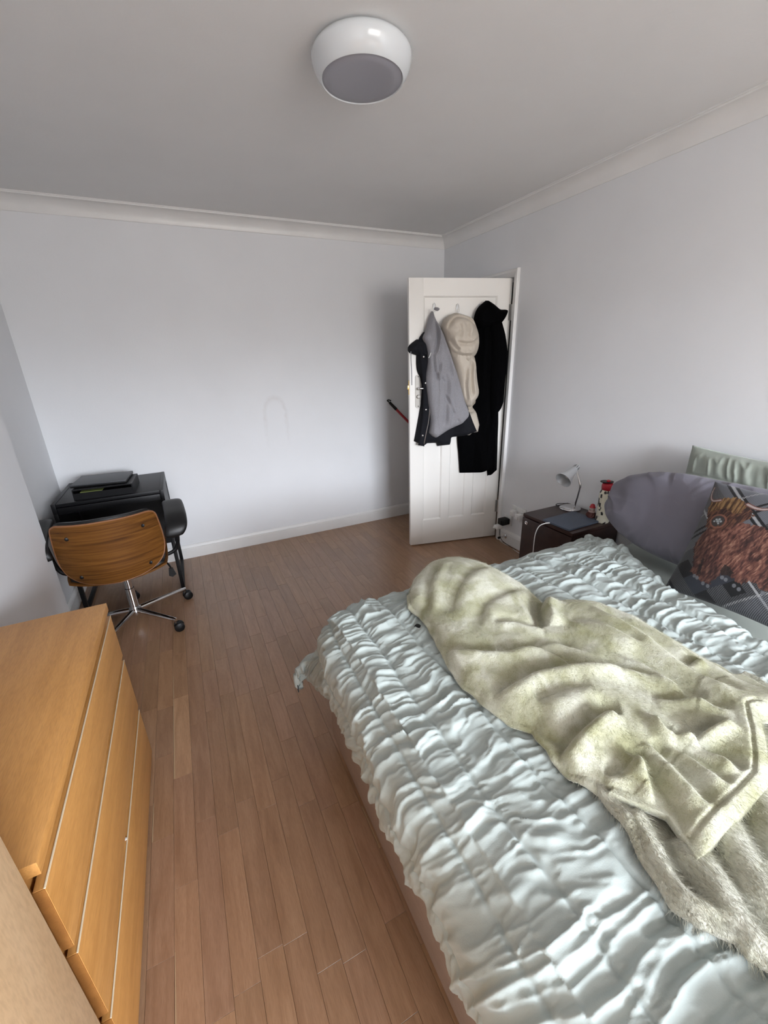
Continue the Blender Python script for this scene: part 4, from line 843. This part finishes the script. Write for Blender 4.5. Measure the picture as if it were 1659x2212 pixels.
loc = lambda A_, B_, h_: rt*(A_-CS/2)[..., None]+dn*(B_-CS/2)[..., None]+fr_*h_[..., None]
t = thing('cushion', 'dark plaid cushion with a printed highland cow, leaning on the grey pillow', 'cushion', tuple(ctr))
FRONT = loc(A2, B2, hgt); cm = MB().grid(FRONT); oc = cm.obj('cushion_front', M_PLAID, t, angle=180, fixn=False)
MB().grid(loc(A2, B2, -hgt*.8)[::5, ::5]).obj('cushion_back', M_NAVY, t, angle=180)
# printed pattern: colours per point of the cloth
def rgb(*c): return np.array(c)/255.
lin = lambda c: np.where(c <= .04045, c/12.92, ((c+.055)/1.055)**2.4)
p_ = A2*.66-B2*.75; q_2 = A2*.67+B2*.74
tw = (np.sin((A2*.9+B2*.35)*2*np.pi/.0050) > 0)*1.0
col = np.zeros((n, n, 3)); 
sett = lambda x: (np.sin(x*2*np.pi/.21) > .1)*1.0
g0 = rgb(52, 53, 58); g1 = rgb(118, 119, 122); g2 = rgb(40, 40, 44); dark_ = rgb(18, 18, 22)
col[:] = g0; col = np.where((tw > 0)[..., None], g1, col)
lowm = (q_2 > .24) & (q_2 < .46); col = np.where(lowm[..., None], np.where((tw > 0)[..., None], rgb(88, 89, 92), rgb(34, 34, 38)), col)
solid = (p_ > .0) & (q_2 < .25); col = np.where(solid[..., None], np.where((tw > 0)[..., None], rgb(112, 115, 122), rgb(96, 98, 106)), col)
mid_ = (q_2 > .335) & (q_2 < .40) & (p_ > -.255) & (p_ < -.10); col = np.where(mid_[..., None], rgb(46, 50, 60), col)
for pa, pb, qa, qb in ((-.255, -.207, .275, .335), (-.152, -.105, .40, .447), (-.255, -.207, .40, .447), (-.152, -.105, .275, .335)): col = np.where(((p_ > pa) & (p_ < pb) & (q_2 > qa) & (q_2 < qb))[..., None], dark_, col)
for c0, w in ((.178, .004), (.196, .004)): col = np.where((np.abs(q_2-c0) < w)[..., None], dark_, col)
for c0, w in ((.028, .004), (.046, .004), (-.31, .006)): col = np.where((np.abs(p_-c0) < w)[..., None], dark_, col)
for c0 in (.037, -.08): col = np.where((np.abs(p_-c0) < .0035)[..., None], rgb(168, 170, 172), col)
for c0 in (.125, .465, .48): col = np.where((np.abs(q_2-c0) < .0035)[..., None], np.where((tw > 0)[..., None], rgb(176, 177, 178), col), col)
sq2 = (q_2 > .47); col = np.where((sq2 & (tw > 0))[..., None], rgb(120, 122, 128), col)
ragged = .006*(fbm(A2*140, B2*90, 200, 2)-.5)*2
body = [(.075, .186), (.057, .232), (.054, .266), (.068, .308), (.080, .335), (.078, .362), (.098, .372), (.116, .379), (.128, .385), (.152, .386), (.163, .36), (.175, .328), (.184, .335), (.215, .339), (.243, .352), (.258, .326), (.30, .345), (.33, .33), (.335, .24), (.30, .17), (.24, .148), (.195, .143), (.167, .145), (.13, .166)]
head = [(.034, .091), (.037, .131), (.052, .152), (.059, .187), (.078, .193), (.121, .185), (.15, .16), (.172, .136), (.185, .11), (.175, .091), (.152, .075), (.139, .064), (.103, .056), (.075, .064), (.058, .076)]
fringe = [(.058, .076), (.075, .064), (.103, .056), (.139, .064), (.152, .083), (.150, .112), (.127, .117), (.097, .104), (.063, .122), (.041, .133), (.036, .095)]
muzzle = [(.070, .165), (.074, .142), (.093, .134), (.112, .141), (.116, .159), (.104, .177), (.083, .181)]
Ar, Br = A2+ragged, B2+ragged[::-1]
fur = fbm((A2+.35*B2)*260+4*fbm(A2*22, B2*22, 210), B2*46-A2*24, 205, 3); fur2 = fbm((A2-.2*B2)*110, B2*34+3*fbm(A2*14, B2*14, 214), 215, 3)
def ramp(f, cs, ps):
    return np.stack([np.interp(f, ps, [c[i] for c in cs]) for i in range(3)], -1)
bodyc = ramp(fur*.6+fur2*.4, [rgb(52, 26, 23), rgb(94, 54, 46), rgb(132, 86, 72), rgb(180, 136, 114)], [.26, .44, .60, .78])
shade_ = np.clip(.78+.5*(fbm(A2*9, B2*9, 222)-.35), .6, 1.15)[..., None]; bodyc = bodyc*shade_
col = np.where(inpoly(Ar, Br, body)[..., None], bodyc, col)
legs_gap = inpoly(Ar, Br, [(.100, .30), (.108, .30), (.112, .372), (.100, .372)]) | inpoly(Ar, Br, [(.172, .30), (.21, .318), (.20, .338), (.17, .335)]); col = np.where(legs_gap[..., None], bodyc*.45, col)
headc = ramp(fur, [rgb(48, 25, 20), rgb(88, 52, 40), rgb(122, 80, 56)], [.3, .5, .7]); col = np.where(inpoly(Ar, Br, head)[..., None], headc, col)
ffr = fbm(A2*220+30*(A2-.10)*B2*10, B2*30, 230, 3); col = np.where(inpoly(Ar, Br, fringe)[..., None], ramp(ffr, [rgb(72, 46, 26), rgb(122, 88, 52), rgb(164, 128, 84)], [.3, .48, .7]), col)
mz = inpoly(Ar, Br, muzzle); col = np.where(mz[..., None], rgb(64, 58, 58), col)
ring_ = np.abs(np.hypot((A2-.094)/.025, (B2-.158)/.025)-1) < .12; col = np.where((ring_)[..., None], rgb(140, 92, 74), col)
for cx, cy, rr in ((.087, .153, .0042), (.096, .150, .0042), (.093, .159, .0048), (.103, .157, .0042), (.082, .161, .0036), (.098, .166, .0036)): col = np.where((np.hypot(A2-cx, B2-cy) < rr)[..., None], rgb(170, 178, 182), col)
for poly, wd in (([(.064, .077), (.045, .083), (.034, .081), (.024, .070), (.017, .05), (.016, .028)], .0065), ([(.152, .075), (.18, .083), (.205, .080), (.235, .062), (.245, .035)], .0075)):
    d_h, s_h, t_h = pdist(A2, B2, smooth_poly(poly, 6)); w_h = wd*(1-.55*t_h); col = np.where((d_h < w_h)[..., None], np.where((d_h < w_h*.5)[..., None], rgb(192, 176, 172), rgb(120, 78, 70)), col)
for cx, cy in ((.098, .374), (.109, .377), (.133, .389), (.150, .392), (.182, .347), (.194, .350), (.222, .360), (.238, .366), (.30, .352)): col = np.where((np.hypot((A2-cx), (B2-cy)/1.2) < .0058)[..., None], rgb(112, 114, 120), col)
me = oc.data; at = me.color_attributes.new('print', 'FLOAT_COLOR', 'POINT')
buf = np.ones((n*n, 4), np.float32); buf[:, :3] = lin(np.clip(col*.88, 0, 1)).reshape(-1, 3); at.data.foreach_set('color', buf.ravel())

# ------------------------------------------------------------------ bedside table and the things on it
NX0, NX1, NY0, NY1, NT = -.415, -.020, -1.985, -1.600, .532
t = thing('bedside_table', 'dark brown bedside table between the bed and the doorway', 'bedside table', ((NX0+NX1)/2, (NY0+NY1)/2, 0)); nq = np.array(t.location)
def N_(b, name, m=M_DKWOOD, parent=None, **k): b.v = [v-nq for v in b.v]; return b.obj(name, m, parent or t, **k)
N_(MB().box((NX0+.004, NY0, NT-.020), (NX1, NY1, NT), .002), 'top_panel')
for y in (NY0, NY1-.018): N_(MB().box((NX0+.016, y, 0), (NX1, y+.018, NT-.0205)), 'side_panel', smooth=False)
N_(MB().box((NX1-.012, NY0+.019, .02), (NX1, NY1-.019, NT-.021)), 'back_panel', smooth=False)
N_(MB().box((NX0+.018, NY0+.019, .02), (NX1-.013, NY1-.019, .036)), 'bottom_panel', smooth=False)
fr2 = N_(MB().box((NX0, NY0+.001, .02), (NX0+.0155, NY1-.001, NT-.024), .002), 'cabinet_front')
N_(MB().lathe([(.0125, 0), (.0125, .002), (.010, .003), (.009, .001), (0, .001)], (NX0-.0003, NY1-.038, NT-.055), (-1, 0, 0), 20), 'finger_ring', M_CHROME)
# desk lamp
LB = np.array((-.100, -1.690, NT+.0008)); t = thing('desk_lamp', 'silver desk lamp with cone shade on the bedside table', 'lamp', tuple(LB))
MB().lathe([(.064, 0), (.066, .004), (.064, .010), (.045, .017), (.015, .022), (0, .022)], seg=40).obj('lamp_base', M_CHROME, t, angle=60)
MB().lathe([(.012, .018), (.010, .03), (0, .03)], (-.005, -.035, -.004), seg=16).obj('stem_collar', M_CHROME, t)
stem = [(-.005, -.035, .02), (-.022, -.062, .100), (-.036, -.082, .172)]
MB().tube(stem, .0055, 10).obj('stem', M_CHROME, t)
MB().tube([(-.036, -.082, .172), (-.040, -.084, .190), (-.040, -.070, .218), (-.036, -.048, .250), (-.034, -.040, .264)], .0062, 10, 6).obj('flexible_neck', M_STEEL, t)
S0 = np.array((-.032, -.044, .302)); S1 = np.array((-.165, -.060, .232)); ax = S1-S0; ln_ = np.linalg.norm(ax)
sh = MB().lathe([(0, 0), (.010, .001), (.0155, .006), (.0165, .012), (.0165, .032), (.020, .036), (.030, ln_*.6), (.050, ln_), (.0488, ln_), (.029, ln_*.6), (.0185, .038), (0, .036)], S0, ax, 36); sh.obj('lamp_shade', M_SILVER, t, angle=50)
for kx in range(8):
    a_s = kx*math.pi/4; u_ = np.cross(ax/ln_, (0, 0, 1.)); u_ /= np.linalg.norm(u_); w2 = np.cross(ax/ln_, u_)
    rr = (math.cos(a_s)*u_+math.sin(a_s)*w2)*.0166; MB().tube([S0+ax/ln_*.012+rr, S0+ax/ln_*.031+rr], .0016, 6).obj('vent_slot', M_BLKPLASTIC, t)
bu = MB().lathe([(0, .03), (.012, .035), (.014, .06), (.022, .085), (.020, .105), (.010, .116), (0, .118)], S0, ax, 20); bu.obj('bulb', M_WPLASTIC, t)
MB().tube([(-.02, .058, .004), (-.03, .085, .003), (-.0, .10, .003), (.06, .07, .003), (.072, .055, .0)], .0025, 6, 6).obj('flex', M_BLKPLASTIC, t)
# tablet
t = thing('tablet', 'blue-grey covered tablet lying at the front of the bedside table', 'tablet', (-.272, -1.853, NT), R(2))
MB().box((-.135, -.095, .001), (.135, .095, .008), .003).obj('tablet_body', M_TABLET, t); MB().box((-.136, -.096, .0085), (.136, .096, .0125), .0018).obj('cover', M_TABLET, t)
t = thing('charging_cable', 'white charging cable hanging from the tablet down the table front', 'cable', (-.42, -1.80, NT))
cb = [(.010, -.012, .006), (-.012, -.008, .007), (-.045, .008, -.010), (-.058, .020, -.06), (-.056, .026, -.13), (-.05, .03, -.25), (-.05, .03, -.38)]
MB().tube(cb, .003, 8, 8).obj('cord', M_WPLASTIC, t); MB().tube([(.012, -.013, .006), (-.014, -.007, .007)], .0042, 8).obj('plug_end', M_WPLASTIC, t)
# bottle
BT = np.array((-.115, -1.940, NT)); t = thing('drinks_bottle', 'cream bottle with black cow patches and red lid beside the grey pillow', 'bottle', tuple(BT))
prof = [(0, 0), (.034, 0), (.0365, .004), (.0375, .01), (.0375, .175), (.036, .185), (.031, .196), (.030, .200), (0, .200)]
Vz = np.concatenate([np.linspace(0, .01, 3), np.linspace(.012, .175, 60), np.linspace(.18, .2, 6)]); pr = [(0, 0)]+[(np.interp(z, [p[1] for p in prof[1:-1]], [p[0] for p in prof[1:-1]]), z) for z in Vz]+[(0, .2)]
ob = MB().lathe(pr, seg=80).obj('bottle_body', M_COWPRINT, t, angle=60)
cn = len(ob.data.vertices); co = np.zeros(cn*3, np.float32); ob.data.vertices.foreach_get('co', co); co = co.reshape(-1, 3); th_ = np.arctan2(co[:, 1], co[:, 0])
fld = fbm(th_*1.9+9, co[:, 2]*38, 301, 2); buf = np.ones((cn, 4), np.float32); buf[:, :3] = np.where((fld > .60)[:, None], (.012, .011, .011), (.80, .76, .62)); ob.data.color_attributes.new('print', 'FLOAT_COLOR', 'POINT').data.foreach_set('color', buf.ravel())
MB().lathe([(.029, .2005), (.031, .203), (.0325, .215), (.0325, .228), (.029, .238), (.020, .242), (0, .242)], seg=32).obj('lid', M_RED, t)
MB().lathe([(0, .2425), (.034, .2425), (.036, .2445), (.034, .2465), (0, .2465)], (.003, 0, .002), (0, .05, 1), 28).obj('lid_flap', M_BLKPLASTIC, t)
MB().lathe([(.010, .249), (.011, .254), (.008, .259), (0, .260)], seg=16).obj('spout_button', M_RED, t)
# figurine: small doll-like ornament
t = thing('figurine', 'small brown and white ornament figure standing beside the cow-patch bottle', 'figurine', (-.135, -1.878, NT))
M_FIGB = mat('brown_plush', (.10, .035, .03), .9, bump=.3, bscale=200); M_FIGW = mat('pinkish_white_plush', (.50, .36, .33), .9, bump=.3, bscale=200)
MB().lathe([(0, 0), (.020, 0), (.023, .008), (.021, .03), (.016, .046), (.009, .052), (0, .054)], seg=20).obj('figure_body', M_FIGB, t)
MB().lathe([(0, .046), (.010, .049), (.016, .060), (.017, .068), (.013, .079), (0, .084)], seg=20).obj('figure_head', M_FIGW, t)
MB().lathe([(.016, .074), (.018, .077), (.014, .082), (.012, .092), (.006, .097), (0, .098)], seg=18).obj('figure_hat', M_RED, t)
sf = MB(); sf.tube([(.016*math.cos(x), .016*math.sin(x), .050) for x in np.linspace(0, 2*np.pi, 16)], .005, 6); sf.obj('scarf', M_FIGW, t)
for s in (-1, 1): MB().tube([(0, s*.016, .042), (-.012, s*.022, .028), (-.016, s*.016, .018)], [.006, .006, .005], 8, 4).obj('figure_arm', M_FIGB, t)
ft = MB(); [ft.lathe([(0, 0), (.010, 0), (.011, .006), (.007, .012), (0, .013)], (-.014, s*.011, 0), seg=14) for s in (-1, 1)]; ft.obj('figure_feet', M_FIGW, t)

# ------------------------------------------------------------------ sockets, plugs, doorstop
def socket(y0, y1, z0, z1, label, n_):
    t = thing('wall_socket', label, 'socket', (0, (y0+y1)/2, z0)); w = y1-y0; hh_ = z1-z0
    MB().box((-.010, -w/2, 0), (-.0005, w/2, hh_), .003).obj('face_plate', M_WPLASTIC, t)
    for i in range(n_):
        yc = -w/2+w*(i+.5)/n_
        MB().box((-.0125, yc-.007, hh_*.72), (-.0095, yc+.007, hh_*.86), .001).obj('switch_rocker', M_WPLASTIC, t)
        for dy, dz_, a_, b2 in ((0, .50, .002, .005), (-.011, .28, .004, .002), (.011, .28, .004, .002)): MB().box((-.0106, yc+dy-a_, hh_*dz_-b2), (-.0099, yc+dy+a_, hh_*dz_+b2)).obj('pin_hole', M_BLKPLASTIC, t, smooth=False)
    [MB().lathe([(.003, 0), (.003, .001), (0, .0012)], (-.0099, s*w*.41, hh_*.5), (-1, 0, 0), 10).obj('screw', M_STEEL, t) for s in (-1, 1)]
socket(-1.222, -1.076, .268, .354, 'white double socket on the wall left of the bedside table', 2)
socket(-1.075, -.990, .166, .252, 'white single socket just above the skirting, nearest the doorway', 1)
def plug(loc, m, label, sx_, sy_, sz_, cord=None, cm_=None, cr=.0028):
    t = thing('plug', label, 'plug', loc); MB().box((-sx_, -sy_/2, -sz_/2), (0, sy_/2, sz_/2), .006).obj('plug_body', m, t); MB().box((-sx_-.006, -sy_*.32, -sz_*.32), (-sx_, sy_*.32, sz_*.32), .003).obj('plug_cap', m, t)
    if cord: MB().tube(cord, cr, 8, 6).obj('cord', cm_ or m, t)
plug((-.0128, -1.113, .298), M_WPLASTIC, 'white plug in the left half of the double socket', .035, .048, .05)
plug((-.0128, -1.186, .292), M_WPLASTIC, 'white adaptor plug in the right half of the double socket', .052, .050, .046)
plug((-.0128, -1.032, .205), M_BLKPLASTIC, 'black multi-way plug adaptor in the low single socket', .075, .062, .050)
t = thing('usb_charger', 'white charger block under the black plug, with a thin dark lead', 'charger', (-.072, -1.022, .180))
MB().box((-.055, -.022, -.032), (.010, .022, -.001), .005).obj('charger_body', M_WPLASTIC, t)
MB().box((-.075, -.008, -.022), (-.055, .008, -.012), .003).obj('lead_plug', M_WPLASTIC, t)
MB().tube([(-.02, -.02, -.033), (-.018, -.022, -.09), (-.01, -.05, -.13), (.01, -.11, -.155), (.03, -.17, -.172)], .0024, 8, 6).obj('lead', M_BLKPLASTIC, t)
t = thing('cable', 'thin white cable lying along the floor below the sockets', 'cable', (-.03, -1.08, 0))
MB().tube([(-.07, .06, .13), (-.06, .055, .06), (-.02, .03, .012), (.0, -.03, .004), (-.02, -.12, .004), (-.03, -.25, .004)], .0022, 8, 6).obj('cord', M_WPLASTIC, t)
t = thing('door_stop', 'chrome door stop with dark rubber tip on the skirting by the doorway', 'door stop', (-.016, -1.03, .064))
MB().lathe([(0, 0), (.019, 0), (.019, .004), (.012, .007), (.008, .010), (.007, .055), (.009, .058), (0, .058)], (0, 0, 0), (-1, 0, 0), 20).obj('stop_rod', M_CHROME, t)
MB().lathe([(.009, .058), (.010, .062), (.010, .076), (.007, .079), (0, .079)], (0, 0, 0), (-1, 0, 0), 18).obj('rubber_tip', M_BLKPLASTIC, t)

# countable look-alikes share a group
for base, grp in (('door_hook', 'hooks on the door'), ('wall_socket', 'sockets on the right-hand wall'), ('plug', 'plugs in the sockets'), ('pillow', 'pillows at the bed head')):
    for o in bpy.data.objects:
        if o.parent is None and o.name.split('.')[0] == base: o['group'] = grp
